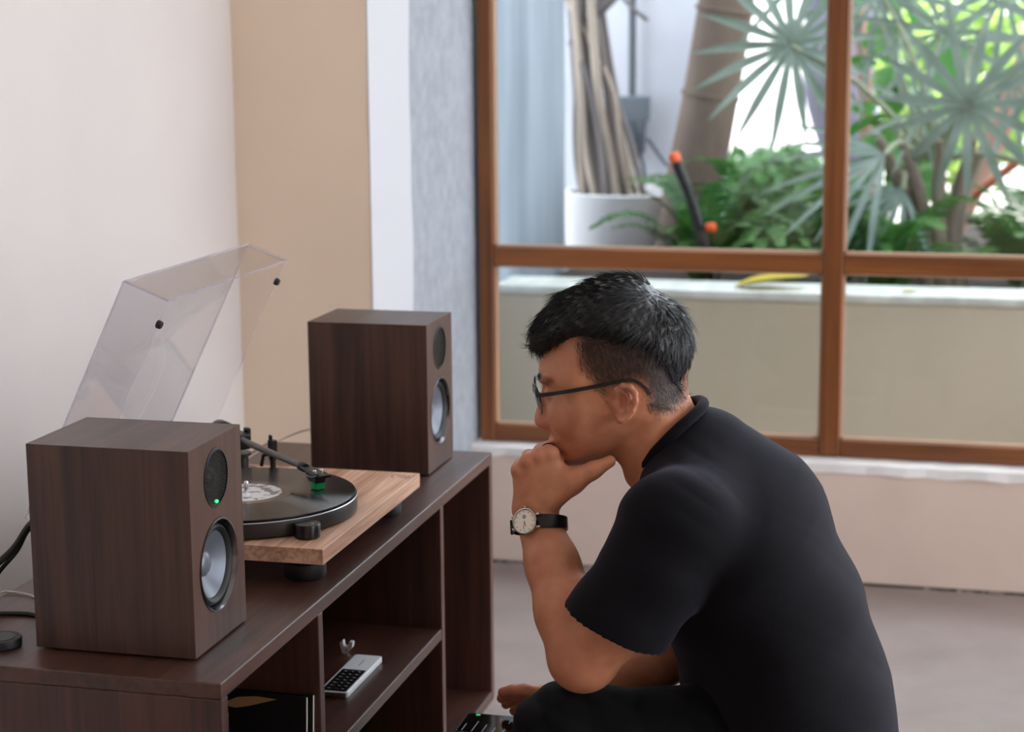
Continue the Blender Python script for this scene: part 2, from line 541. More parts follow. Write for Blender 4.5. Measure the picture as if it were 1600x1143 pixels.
def make_turntable():
    t = thing('turntable', ((TX0 + TX1) / 2, (TY0 + TY1) / 2, ZC),
              'wooden turntable playing a black record, clear lid raised, between two speakers', 'turntable')
    MB().box(TX0, TX1, TY0, TY1, TB, TZ).build('plinth', 'plinth', t, bevel=.0008)
    for x in (TX0 + .05, TX1 - .046):
        for y in (TY0 + .055, TY1 - .045):
            f = MB().lathe([(.026, 0), (.0285, .004), (.0285, .022), (.026, .026), (.02, TB - ZC)], (x, y, ZC), seg=40).build('foot', 'black_rubber', t, smooth=40)
            MB().lathe([(.0288, .0215), (.0292, .0235), (.0275, .0262)], (x, y, ZC), seg=40, cap0=False, cap1=False).build('foot_ring', 'black_metal', f, smooth=40)
    # sub-platter rim and platter
    MB().lathe([(.145, 0), (.1545, .001), (.1550, .003), (.1550, .0205), (.1545, .0218), (.151, .0222)], (RC.x, RC.y, TZ + .002), seg=120).build('platter', 'dark_grey', t, smooth=40)
    MB().lathe([(.1551, .0206), (.1554, .0213), (.1547, .0221)], (RC.x, RC.y, TZ + .002), seg=120, cap0=False, cap1=False).build('platter_edge', 'silver', t, smooth=40)
    MB().lathe([(.149, 0), (.149, .0022)], (RC.x, RC.y, TZ + .0238), seg=96).build('slip_mat', 'black_rubber', t)
    MB().lathe([(.0036, 0), (.0036, .017), (.0028, .0195), (.0012, .0205)], (RC.x, RC.y, TZ + .024), seg=20).build('spindle', 'chrome', t, smooth=50)
    # speed knob
    k = MB().lathe([(.0160, .0), (.0175, .002), (.0178, .018), (.0168, .0196), (.0150, .0198)], (-.8660, 2.279, TZ), seg=48).build('speed_knob', 'black_satin', t, smooth=35)
    MB().box(-.8595, -.8565, 2.2765, 2.2785, TZ + .0198, TZ + .0201).build('knob_mark', 'silver', k)
    # tonearm
    pv = Vector((-1.092, 2.585, TZ + .058))
    hs = Vector((-.9165, 2.437, TZ + .0515))
    d = (hs - pv).normalized()
    side = Vector((0, 0, 1)).cross(d).normalized()
    upv = d.cross(side)
    b = MB().lathe([(.034, 0), (.034, .006), (.030, .010), (.017, .011), (.017, .030), (.021, .032), (.021, .036)], (pv.x, pv.y, TZ), seg=40).build('tonearm_base', 'black_satin', t, smooth=40)
    MB().obox(pv + Vector((0, 0, -.004)), (d, side, upv), (.017, .016, .012)).build('gimbal', 'black_metal', b, bevel=.003)
    MB().obox(pv + side * .018, (d, side, upv), (.006, .004, .014)).build('gimbal_ring', 'black_metal', b, bevel=.002)
    MB().tube([(pv.x + .03, pv.y + .022, TZ + .012), (pv.x + .036, pv.y + .016, TZ + .030), (pv.x + .05, pv.y + .008, TZ + .034), (pv.x + .066, pv.y + .0, TZ + .032)], .003, 8).build('cue_lever', 'black_metal', b, smooth=60)
    a = MB().tube([pv - d * .02, pv + d * .02, pv + d * .1, hs - d * .018], [.0052, .0052, .0048, .0044], 16).build('tonearm', 'arm_grey', t, smooth=50)
    MB().lathe([(.004, 0), (.016, .001), (.0175, .003), (.0175, .026), (.016, .028)], pv - d * .062, d, 36).build('counterweight', 'black_metal', a, smooth=40)
    MB().lathe([(.0062, 0), (.0068, .001), (.0068, .016), (.006, .017)], hs - d * .034, d, 24).build('collar', 'black_satin', a, smooth=40)
    h = MB().obox(hs + d * .010, (d, side, upv), (.030, .0085, .0022)).obox(hs + d * .012 - upv * .002, (d, side, upv), (.014, .010, .0025))
    h = h.build('headshell', 'black_satin', a, bevel=.001)
    MB().tube([hs + d * .030 - side * .008, hs + d * .034 - side * .02, hs + d * .036 - side * .028 + upv * .003], .0012, 8).build('finger_lift', 'black_metal', a, smooth=50)
    for s in (-1, 1):
        MB().lathe([(.0026, 0), (.0026, .002), (.0015, .0028)], hs + d * .016 + side * .0052 * s + upv * .002, upv, 14).build('screw', 'chrome', h, smooth=50)
    MB().obox(hs + d * .013 - upv * .0080, (d, side, upv), (.011, .0082, .0055)).build('cartridge', 'black_satin', a, bevel=.001)
    g = MB().obox(hs + d * .015 - upv * .0178, (d, side, upv), (.0080, .0074, .0046)).build('stylus', 'green', a, bevel=.001)
    g['label'] = 'green stylus'
    # arm rest with clip
    rp = pv + d * .098
    r = MB().lathe([(.007, 0), (.007, .004), (.0045, .006), (.0045, .030), (.006, .032), (.006, .040)], (rp.x - .012, rp.y + .05, TZ), seg=24).build('arm_rest', 'black_satin', t, smooth=40)
    q = Vector((rp.x - .012, rp.y + .05, TZ + .04))
    MB().obox(q + Vector((0, 0, .010)), (d, side, (0, 0, 1)), (.005, .0058, .011)).obox(q + Vector((0, 0, .023)) - side * .003, (d, side, (0, 0, 1)), (.004, .0016, .006)).build('clip', 'black_satin', r, bevel=.001)
    # engraved mark on the front right of the plinth
    g = MB()
    lines = [[(700, 330), (650, 333), (624, 346), (630, 360), (655, 374), (692, 380)], [(700, 330), (850, 334)], [(735, 352), (850, 350)],
             [(768, 374), (868, 374), (905, 345), (935, 338), (946, 350), (905, 380)], [(868, 352), (880, 362)], [(930, 398), (960, 378), (1018, 330)]]
    for l in lines:
        p = [Vector((TX1 - .0195 + (u - 820) * .0000867, TY1 - .012 - (v - 315) * .00036, TZ + .0001)) for u, v in l]
        for a_, b_ in zip(p, p[1:]):
            dd = b_ - a_
            g.obox((a_ + b_) / 2, (dd, Vector((0, 0, 1)).cross(dd), (0, 0, 1)), (dd.length / 2 + .0004, .0005, .00015))
    g.build('engraved_mark', 'mark_brown', t)
    # raised clear lid
    dn = Vector((-.4405, 0, -.8977))          # down along the big sheet
    wv = Vector((.0631, 0, -.0245)).normalized()
    T = Vector((-1.092, 0, .9453))
    th = .0016
    y0, y1 = TY0 + .002, TY1 - .002
    full = .367
    hw = .066
    L = MB()
    mid = (y0 + y1) / 2
    Y = Vector((0, 1, 0))
    def sheet(c, ax, h):
        k = len(L.f)
        L.obox(c, ax, h)
        # thinnest pair of faces keep the clear look, the rim faces read as bright edges
        thin = h.index(min(h))
        pair = {2: (0, 1), 1: (2, 3), 0: (4, 5)}[thin]
        for q in range(6):
            L.m[k + q] = 0 if q in pair else 1
    Tm = Vector((T.x, mid, T.z))
    sheet(Tm + dn * full / 2, (dn, Y, wv), (full / 2, (y1 - y0) / 2, th))
    sheet(Tm + wv * hw / 2, (wv, Y, dn), (hw / 2, (y1 - y0) / 2 - .0001, th))
    for y in (y0 + th, y1 - th):
        sheet(Vector((T.x, y, T.z)) + dn * full / 2 + wv * hw / 2, (dn, Y, wv), (full / 2 - .0001, th, hw / 2 - .0001))
    l = L.build('dust_cover', ['acrylic', 'acrylic_edge'], t)
    for y in (y0 + .004, y1 - .004):
        p = Vector((T.x, y, T.z)) + dn * .036 + wv * (hw - .003)
        MB().lathe([(.0052, 0), (.0058, .001), (.0058, .005), (.0046, .0068)], p, wv, 24).build('bumper', 'black_rubber', l, smooth=40)
    for y in (TY0 + .07, TY1 - .07):
        p = Vector((T.x, y, T.z)) + dn * (full - .012)
        MB().obox(p - wv * .006, (dn, Y, wv), (.022, .018, .005)).box(TX0 - .022, TX0 + .001, y - .018, y + .018, TB, TZ + .014).build('hinge', 'black_satin', t, bevel=.002)
M['arm_grey'] = pm('arm_grey', srgb(104, 102, 100), .38, .7)
M['mark_brown'] = pm('mark_brown', srgb(96, 66, 50), .6)
M['acrylic'] = clear('acrylic', (.975, .972, .98, 1), 1.42)
def edge_mat():
    m, nt, p = nodes_of('acrylic_edge')
    p.inputs['Base Color'].default_value = srgb(205, 198, 222)
    p.inputs['Roughness'].default_value = .15
    p.inputs['Alpha'].default_value = .55
    p.inputs['Transmission Weight'].default_value = .3
    return m
M['acrylic_edge'] = edge_mat()
make_turntable()

# ------------------------------------------------------------------ the record
def radial(name, col, rough, aniso):
    m, nt, p = nodes_of(name)
    p.inputs['Base Color'].default_value = col
    p.inputs['Roughness'].default_value = rough
    p.inputs['Anisotropic'].default_value = aniso
    tg = nt.nodes.new('ShaderNodeTangent')
    tg.direction_type = 'RADIAL'
    tg.axis = 'Z'
    nt.links.new(tg.outputs[0], p.inputs['Tangent'])
    p.inputs['Anisotropic Rotation'].default_value = .25
    p.inputs['Specular IOR Level'].default_value = .9
    return m
M['vinyl'] = radial('vinyl', srgb(12, 11, 12), .24, .97)
M['deadwax'] = pm('deadwax', srgb(20, 18, 18), .12)

def label_mat():
    """printed centre label: pale ground, darker ring and blots"""
    m, nt, p = nodes_of('record_label')
    L = nt.links
    p.inputs['Roughness'].default_value = .35
    tc = nt.nodes.new('ShaderNodeTexCoord')
    n = nt.nodes.new('ShaderNodeTexNoise')
    n.inputs['Scale'].default_value = 60
    n.inputs['Detail'].default_value = 2
    L.new(tc.outputs['Object'], n.inputs['Vector'])
    r = nt.nodes.new('ShaderNodeValToRGB')
    r.color_ramp.interpolation = 'CONSTANT'
    r.color_ramp.elements[0].color = srgb(120, 112, 108)
    r.color_ramp.elements[1].position = .47
    r.color_ramp.elements[1].color = srgb(216, 214, 216)
    L.new(n.outputs['Fac'], r.inputs['Fac'])
    L.new(r.outputs['Color'], p.inputs['Base Color'])
    return m
M['record_label'] = label_mat()
M['label_ring'] = pm('label_ring', srgb(92, 78, 66), .25)

def make_record():
    zb = TZ + .026
    t = thing('vinyl_record', (RC.x, RC.y, zb), 'black vinyl record with pale centre label on the turntable platter', 'record')
    MB().lathe([(.0038, 0), (.1505, 0), (.1525, .0006), (.1525, .0012), (.1495, .0019), (.064, .0017), (.0038, .0017)], (RC.x, RC.y, zb), seg=140, cap0=False, cap1=False).build('disc', 'vinyl', t, smooth=30)
    MB().lathe([(.0038, .00172), (.0635, .00172), (.0637, .0018), (.0503, .00195)], (RC.x, RC.y, zb), seg=90, cap0=False, cap1=False).build('run_out', 'label_ring', t, smooth=30)
    MB().lathe([(.0038, .0018), (.0495, .0018), (.0495, .0021), (.0038, .0021)], (RC.x, RC.y, zb), seg=80, cap0=False, cap1=False).build('centre_label', 'record_label', t, smooth=30)
make_record()

# ------------------------------------------------------------------ cables and small things
def spline(pts, n=8):
    pts = [Vector(p) for p in pts]
    out = []
    P = [pts[0] * 2 - pts[1]] + pts + [pts[-1] * 2 - pts[-2]]
    for i in range(1, len(P) - 2):
        for k in range(n):
            t = k / n
            a, b, c, d = P[i - 1], P[i], P[i + 1], P[i + 2]
            out.append(.5 * ((2 * b) + (c - a) * t + (2 * a - 5 * b + 4 * c - d) * t * t + (3 * b - a - 3 * c + d) * t ** 3))
    out.append(pts[-1])
    return out

def make_small():
    # power cable: leaves the speaker back, loops down behind the cabinet
    c = thing('power_cable', (-1.27, 2.08, 0), 'thick black cable looping down from the back of the near speaker', 'cable')
    c['label'] = 'thick black cable drooping from the back of the speaker with the green light'
    MB().tube(spline([(-1.0800, 2.03, .668), (-1.105, 2.045, .672), (-1.145, 2.055, .664), (-1.18, 2.065, .625), (-1.225, 2.08, .585), (-1.262, 2.09, .53), (-1.285, 2.1, .40), (-1.298, 2.1, .15), (-1.305, 2.095, .04), (-1.316, 2.07, .0075), (-1.335, 2.00, .0055), (-1.36, 1.9, .0055)]), .0042, 10).build('cord', 'black_rubber', c, smooth=60)
    MB().tube([(-1.0795, 2.03, .668), (-1.10, 2.043, .671)], .0068, 12).build('plug', 'black_rubber', c, smooth=50)
    MB().tube(spline([(-1.08, 2.035, .63), (-1.11, 2.05, .655), (-1.15, 2.058, .655), (-1.178, 2.068, .62), (-1.22, 2.085, .578), (-1.258, 2.095, .52), (-1.282, 2.106, .38), (-1.3, 2.11, .1), (-1.31, 2.12, .006)]), .003, 8).build('thin_lead', 'black_rubber', c, smooth=60)
    c = thing('audio_lead', (-1.18, 2.0, ZC), 'thin black lead lying flat on the cabinet beside the round puck', 'cable')
    MB().tube(spline([(-1.0795, 2.02, .580), (-1.10, 2.03, .566), (-1.125, 2.035, .5492), (-1.155, 2.04, .5484), (-1.19, 2.03, .5486), (-1.218, 2.00, .5492), (-1.2325, 1.985, .5475), (-1.2385, 1.975, .53), (-1.25, 1.96, .30), (-1.26, 1.95, .06), (-1.265, 1.945, .004)]), .003, 8).build('cord', 'black_rubber', c, smooth=60)
    c = thing('clear_lead', (-1.19, 2.1, ZC), 'thin translucent pale wire curving over the cabinet top', 'cable')
    MB().tube(spline([(-1.0795, 2.045, .600), (-1.11, 2.06, .575), (-1.15, 2.09, .5485), (-1.19, 2.115, .5474), (-1.220, 2.12, .5482), (-1.2315, 2.118, .5465), (-1.236, 2.115, .53), (-1.25, 2.108, .30), (-1.26, 2.1, .06), (-1.265, 2.098, .003)]), .0014, 6).build('cord', 'clear_wire', c, smooth=60)
    c = thing('lid_wire', (-1.2, 2.75, ZC), 'thin pale wire rising from the cabinet behind the tonearm', 'cable')
    MB().tube(spline([(-1.0755, 2.93, .602), (-1.11, 2.90, .600), (-1.15, 2.83, .584), (-1.18, 2.76, .562), (-1.2, 2.70, .5484), (-1.215, 2.66, .5470)]), .0013, 6).build('cord', 'clear_wire', c, smooth=60)
    p = thing('rubber_puck', (-1.1235, 1.928, ZC), 'round flat black puck on the end of the cabinet', 'puck')
    MB().lathe([(.0225, 0), (.024, .001), (.0245, .009), (.0235, .0105), (.017, .0105)], (-1.1265, 1.930, ZC), seg=48).build('body', 'black_rubber', p, smooth=40)
    MB().lathe([(.017, .0105), (.0165, .0112), (.004, .0112)], (-1.1265, 1.930, ZC), seg=40, cap0=False).build('cap', 'black_satin', p, smooth=40)
    # white keypad gadget on the middle shelf
    zs = .3285
    g = thing('keypad_gadget', (-.882, 2.487, zs), 'small white handset with black keypad lying on the middle shelf', 'handset')
    x0, x1, y0, y1, h = -.9045, -.8610, 2.406, 2.569, .0085
    def rrect(x0, x1, y0, y1, r, z, n=6):
        pts = []
        for cx, cy, a in ((x1 - r, y1 - r, 0), (x0 + r, y1 - r, 90), (x0 + r, y0 + r, 180), (x1 - r, y0 + r, 270)):
            for k in range(n + 1):
                t = math.radians(a + 90 * k / n)
                pts.append((cx + r * math.cos(t), cy + r * math.sin(t), z))
        return pts
    MB().prism(rrect(x0, x1, y0, y1, .006, zs), (0, 0, h)).build('case', 'white_plastic', g, smooth=40, bevel=.0012)
    MB().prism(rrect(x0 + .0035, x1 - .0035, y0 + .0035, y0 + .095, .002, zs + h - .0002), (0, 0, .0005)).build('keypad', 'black_satin', g)
    MB().prism(rrect(x0 + .002, x1 - .002, y0 - .0006, y0 + .002, .0005, zs + .001), (0, 0, h - .002)).build('end_cap', 'silver', g)
    for r in range(7):
        for k in range(3):
            cx, cy = x0 + .0115 + .0105 * k, y0 + .0125 + .0122 * r
            MB().prism(rrect(cx - .0035, cx + .0035, cy - .0035, cy + .0035, .0012, zs + h + .0002, 3), (0, 0, .0005)).build('key', 'key_black', g)
            MB().box(cx - .0018 + .0008 * (k % 2), cx + .0018, cy - .0007, cy + .0006, zs + h + .0007, zs + h + .00085).build('key_mark', 'white_plastic', g)
    m = MB()
    for i in range(6):
        m.box(-.8836 + .0004 * (i % 2), -.8816, 2.520 + .0045 * i, 2.523 + .0045 * i, zs + h, zs + h + .00012)
    m.build('printed_mark', 'mark_grey', g)
    # small white cable clip
    k = thing('cable_clip', (-.927, 2.594, zs), 'tiny white V-shaped plastic clip on the middle shelf', 'clip')
    c0 = Vector((-.927, 2.592, zs))
    poly = [(-.0100, .019), (-.0040, .024), (-.0030, .014), (.0020, .0125), (.0065, .0225), (.0120, .0215), (.0105, .012), (.0005, .0), (-.006, .0)]
    MB().prism([c0 + Vector((a, -.004, b * .9)) for a, b in poly], (0, .009, 0)).build('body', 'white_plastic', k, bevel=.0008)
    MB().lathe([(.0016, 0), (.0016, .0006)], c0 + Vector((.0015, -.0046, .0065)), (0, 1, 0), 12).build('hole', 'mark_grey', k)
    # record sleeves leaning in the near bay
    def sleeve(yb, yt, front, zt, mat, lab, cat='record sleeve'):
        s = thing('record_sleeve', (front - .157, yb, .118), lab, cat, 'record sleeves in the near bay')
        z0 = .1185
        hgt = zt - z0
        up = Vector((0, yt - yb, hgt)).normalized()
        nm = Vector((0, up.z, -up.y))
        w, ht = .313, .302
        c = Vector((front - w / 2, yb, z0)) + up * ht / 2 + nm * .0028
        MB().obox(c, ((1, 0, 0), up, nm), (w / 2, ht / 2, .0016)).build('cover', mat, s, bevel=.0006)
        e = MB().obox(c + Vector((w / 2, 0, 0)), ((1, 0, 0), up, nm), (.0010, ht / 2 - .001, .0013)).build('inner_edge', 'paper_white', s)
        return s, c, up, nm, w, ht
    sleeve(2.150, 2.1755, -.826, .42, 'sleeve_black', 'black record sleeve leaning against the divider, white inner edge showing')
    s, c, up, nm, w, ht = sleeve(2.140, 2.1655, -.8315, .415, 'sleeve_black', 'black record sleeve with tan crescent print, foremost in the near bay')
    # print on its face
    f = c - nm * .0019
    cres = [(-.125, -.010), (-.11, -.003), (-.085, .0), (-.055, -.002), (-.068, -.006), (-.095, -.014), (-.112, -.0175), (-.122, -.0165)]
    for pl in (cres,
               [(-.134, -.019), (-.127, -.018), (-.122, -.027), (-.1235, -.036), (-.131, -.036), (-.130, -.028)],
               [(-.146, -.021), (-.142, -.021), (-.139, -.028), (-.143, -.034), (-.147, -.034), (-.144, -.028)]):
        MB().prism([f + Vector((w / 2 + a + .015, 0, 0)) + up * (ht / 2 + b - .004) for a, b in pl], -nm * .0003).build('print', 'tan_print', s)
M['clear_wire'] = pm('clear_wire', srgb(206, 190, 180), .25)
M['white_plastic'] = pm('white_plastic', srgb(244, 246, 250), .3)
M['key_black'] = pm('key_black', srgb(16, 16, 18), .35)
M['mark_grey'] = pm('mark_grey', srgb(150, 152, 160), .5)
M['paper_white'] = pm('paper_white', srgb(226, 220, 212), .8)
M['sleeve_black'] = pm('sleeve_black', srgb(14, 14, 15), .4)
M['tan_print'] = pm('tan_print', srgb(150, 112, 74), .6)
make_small()
# ------------------------------------------------------------------ the seated person
# figure frame: a = towards his back, b = away from his left side, c = height
FO = Vector((-.466, 2.364, 0))
FA = Vector((math.cos(math.radians(10.6)), math.sin(math.radians(10.6)), 0))
FB = Vector((-math.sin(math.radians(10.6)), math.cos(math.radians(10.6)), 0))
def fw(a, b, c):
    return FO + FA * a + FB * b + Vector((0, 0, c))
def fdir(a, b, c):
    return (FA * a + FB * b + Vector((0, 0, c))).normalized()

class Vol:
    """signed-distance volume; shapes are blended in block by block, then skinned with surface nets"""
    def __init__(s, lo, hi, h):
        s.lo, s.h = np.array(lo, float), h
        s.n = [int(math.ceil((hi[i] - lo[i]) / h)) + 1 for i in range(3)]
        s.ax = [(lo[i] + h * np.arange(s.n[i])).astype(np.float32) for i in range(3)]
        s.F = np.full(s.n, .2, np.float32)
    def blk(s, lo, hi):
        sl = []
        for i in range(3):
            a = int(max(0, math.floor((lo[i] - s.lo[i]) / s.h)))
            b = int(min(s.n[i], math.ceil((hi[i] - s.lo[i]) / s.h) + 1))
            sl.append(slice(a, max(a, b)))
        sl = tuple(sl)
        return sl, s.ax[0][sl[0]][:, None, None], s.ax[1][sl[1]][None, :, None], s.ax[2][sl[2]][None, None, :]
    def mix(s, sl, d, k, sub=False, F=None):
        F = s.F if F is None else F
        f = F[sl]
        if sub:
            d = -d
            t = np.clip(.5 - .5 * (d - f) / k, 0, 1)
            F[sl] = f * t + d * (1 - t) + k * t * (1 - t)
        else:
            t = np.clip(.5 + .5 * (d - f) / k, 0, 1)
            F[sl] = d * (1 - t) + f * t - k * t * (1 - t)
    def cone(s, p, q, r0, r1, k=.01, sub=False, F=None, sq=1.):
        """rounded cone from p to q; sq squeezes the b axis (wide trunk)"""
        p, q = np.array(p, float), np.array(q, float)
        R = max(r0, r1)
        m = np.array([R, R / sq, R]) + 2 * k + 3 * s.h
        sl, X, Y, Z = s.blk(np.minimum(p, q) - m, np.maximum(p, q) + m)
        d = q - p
        d[1] *= sq
        x, y, z = X - p[0], (Y - p[1]) * sq, Z - p[2]
        t = np.clip((x * d[0] + y * d[1] + z * d[2]) / (d @ d), 0, 1)
        dist = np.sqrt((x - t * d[0]) ** 2 + (y - t * d[1]) ** 2 + (z - t * d[2]) ** 2) - (r0 + (r1 - r0) * t)
        s.mix(sl, dist.astype(np.float32), k, sub, F)
    def chain(s, pts, rs, k=.01, F=None, sq=1.):
        for i in range(len(pts) - 1):
            s.cone(pts[i], pts[i + 1], rs[i], rs[i + 1], k, F=F, sq=sq)
    def ell(s, c, r, k=.01, sub=False, rot=0., F=None):
        """ellipsoid; rot turns it in the a-c plane"""
        m = np.array([max(r)] * 3) + 2 * k + 3 * s.h
        sl, X, Y, Z = s.blk(np.array(c) - m, np.array(c) + m)
        x, y, z = X - c[0], Y - c[1], Z - c[2]
        co, si = math.cos(rot), math.sin(rot)
        x, z = x * co + z * si, -x * si + z * co
        k0 = np.sqrt((x / r[0]) ** 2 + (y / r[1]) ** 2 + (z / r[2]) ** 2)
        k1 = np.sqrt((x / r[0] ** 2) ** 2 + (y / r[1] ** 2) ** 2 + (z / r[2] ** 2) ** 2) + 1e-6
        s.mix(sl, (k0 * (k0 - 1) / k1).astype(np.float32), k, sub, F)
    def slab(s, poly, wf, R, k=.01, F=None):
        """side outline (a,c) swelled sideways: half width wf(a,c), rounded over distance R"""
        P = np.array(poly, float)
        m = .1
        sl, X, Y, Z = s.blk((P[:, 0].min() - .03, -m, P[:, 1].min() - .03), (P[:, 0].max() + .03, m, P[:, 1].max() + .03))
        xx, zz = X[:, 0, 0][:, None], Z[0, 0, :][None, :]
        sd = poly_sd(P, xx, zz)
        Rr = R(xx, zz) if callable(R) else R
        w = wf(xx, zz)
        e = 1 - np.minimum(-sd / Rr, 1.)
        v = np.sqrt(np.maximum(e, 0)[:, None, :] ** 2 + (Y / w[:, None, :]) ** 2) - 1
        sc = np.minimum(Rr, w) if not np.isscalar(Rr) else np.minimum(Rr, w)
        s.mix(sl, (v * sc[:, None, :]).astype(np.float32), k, F=F)
    def skin(s):
        F, n = s.F, s.n
        S = F < 0
        c = np.zeros([m - 1 for m in n], np.uint8)
        for i in (0, 1):
            for j in (0, 1):
                for l in (0, 1):
                    c += S[i:n[0] - 1 + i, j:n[1] - 1 + j, l:n[2] - 1 + l]
        act = (c > 0) & (c < 8)
        idx = np.argwhere(act)
        ids = np.full(act.shape, -1, np.int32)
        ids[act] = np.arange(len(idx))
        cor = [(i, j, l) for i in (0, 1) for j in (0, 1) for l in (0, 1)]
        val = np.stack([F[idx[:, 0] + i, idx[:, 1] + j, idx[:, 2] + l] for i, j, l in cor], 1)
        acc = np.zeros((len(idx), 3))
        cnt = np.zeros(len(idx))
        for p in range(8):
            for q in range(p + 1, 8):
                dd = np.abs(np.array(cor[p]) - np.array(cor[q]))
                if dd.sum() != 1:
                    continue
                v0, v1 = val[:, p], val[:, q]
                x = (v0 < 0) != (v1 < 0)
                t = np.where(x, v0 / np.where(x, v0 - v1, 1), 0)
                pos = np.array(cor[p])[None, :] + t[:, None] * (np.array(cor[q]) - np.array(cor[p]))[None, :]
                acc += np.where(x[:, None], pos, 0)
                cnt += x
        V = s.lo + s.h * (idx + acc / cnt[:, None])
        Q = []
        for ax in range(3):
            o1, o2 = (ax + 1) % 3, (ax + 2) % 3
            a = [slice(1, m - 1) for m in n]
            a[ax] = slice(0, n[ax] - 1)
            b = list(a)
            b[ax] = slice(1, n[ax])
            s0, s1 = S[tuple(a)], S[tuple(b)]
            e = np.argwhere(s0 != s1)
            fl = s0[e[:, 0], e[:, 1], e[:, 2]]
            base = e + np.array([0 if i == ax else 1 for i in range(3)])
            def cell(d1, d2):
                g = base.copy()
                g[:, o1] -= d1
                g[:, o2] -= d2
                return ids[g[:, 0], g[:, 1], g[:, 2]]
            q = np.stack([cell(1, 1), cell(0, 1), cell(0, 0), cell(1, 0)], 1)
            q[~fl] = q[~fl][:, ::-1]
            Q.append(q)
        return V, np.concatenate(Q)

def poly_sd(P, x, z):
    """signed distance to a polygon on a sparse 2-D grid, negative inside"""
    best = None
    ins = None
    n = len(P)
    for i in range(n):
        ax, az = P[i]
        bx, bz = P[(i + 1) % n]
        ex, ez = bx - ax, bz - az
        t = np.clip(((x - ax) * ex + (z - az) * ez) / (ex * ex + ez * ez + 1e-12), 0, 1)
        d = (x - ax - t * ex) ** 2 + (z - az - t * ez) ** 2
        best = d if best is None else np.minimum(best, d)
        cr = ((az > z) != (bz > z)) & (x < (bx - ax) * (z - az) / ((bz - az) if abs(bz - az) > 1e-12 else 1e-12) + ax)
        ins = cr if ins is None else ins ^ cr
    return np.where(ins, -1, 1) * np.sqrt(best)

def smooth01(x, a, b):
    t = np.clip((x - a) / (b - a), 0, 1)
    return t * t * (3 - 2 * t)

def np_mesh(name, V, Q, mats, parent, attrs=None, relax=0):
    if relax:
        E = np.concatenate([Q[:, [0, 1]], Q[:, [1, 2]], Q[:, [2, 3]], Q[:, [3, 0]]])
        for it in range(relax):
            for f in (.5, -.52):
                s = np.zeros_like(V)
                np.add.at(s, E[:, 0], V[E[:, 1]])
                np.add.at(s, E[:, 1], V[E[:, 0]])
                c = np.bincount(E.ravel(), minlength=len(V))[:, None]
                V = V + f * (s / np.maximum(c, 1) - V)
    off = OFF[parent.name]
    Wd = np.array(FO)[None] + V[:, :1] * np.array(FA)[None] + V[:, 1:2] * np.array(FB)[None]
    Wd[:, 2] += V[:, 2]
    Wd -= np.array(off)[None]
    me = bpy.data.meshes.new(name)
    me.vertices.add(len(Wd))
    me.vertices.foreach_set('co', Wd.astype(np.float32).ravel())
    k = Q.shape[1]
    me.loops.add(len(Q) * k)
    me.loops.foreach_set('vertex_index', Q.astype(np.int32).ravel())
    me.polygons.add(len(Q))
    me.polygons.foreach_set('loop_start', np.arange(0, len(Q) * k, k, dtype=np.int32))
    me.polygons.foreach_set('use_smooth', np.ones(len(Q), bool))
    me.update(calc_edges=True)
    me.validate()
    for m in (mats if isinstance(mats, list) else [mats]):
        me.materials.append(M[m])
    for nm, arr in (attrs or {}).items():
        at = me.attributes.new(nm, 'FLOAT', 'POINT')
        at.data.foreach_set('value', arr.astype(np.float32))
    o = bpy.data.objects.new(name, me)
    COL.objects.link(o)
    o.parent = parent
    OFF[o.name] = off
    return o, V

SKULL = [(-.0955, .852), (-.0985, .838), (-.0995, .824), (-.0965, .813), (-.0925, .803), (-.0910, .790), (-.0895, .775), (-.0875, .760),
         (-.0860, .748), (-.0840, .741), (-.0845, .735), (-.0800, .7285), (-.0815, .7235), (-.0760, .717), (-.0755, .709), (-.0700, .702),
         (-.0600, .6985), (-.0480, .699), (-.0280, .703), (-.0050, .711), (.0300, .728), (.0600, .752), (.0830, .785), (.0850, .820),
         (.0900, .850), (.0890, .875), (.0800, .897), (.0620, .914), (.0400, .929), (.0150, .937), (-.0100, .937), (-.0400, .926),
         (-.0650, .910), (-.0830, .890), (-.0920, .870)]
HAIR_TOP = [(-.1019, .851), (-.1093, .8713), (-.1067, .8882), (-.0983, .9025), (-.0862, .9139), (-.0695, .9294), (-.0491, .9378),
            (-.0259, .9479), (-.0028, .9529), (.0203, .9521), (.0369, .9471), (.0505, .9363), (.0638, .9263), (.0805, .9159), (.0941, .8991),
            (.1014, .8789), (.1032, .8651), (.1013, .8415), (.0964, .828), (.0932, .8178), (.0942, .8008), (.0900, .792)]
HAIR_LOW = [(.0750, .806), (.0500, .822), (.0200, .834), (-.0100, .841), (-.0350, .850), (-.0510, .8604), (-.0668, .8587), (-.0868, .8544)]
FADE = [(-.0530, .8620), (-.0505, .8461), (-.0390, .8291), (-.0260, .8120), (-.0160, .8000), (-.0080, .8000), (.0000, .8150), (.0300, .8200), (.0376, .7869),
        (.0502, .7742), (.0711, .7768), (.1000, .7850), (.1050, .8700), (.0000, .9500), (-.0600, .9000)]
WRIST = (-.1035, -.038, .648)
ELBOW = (-.0385, -.152, .4885)

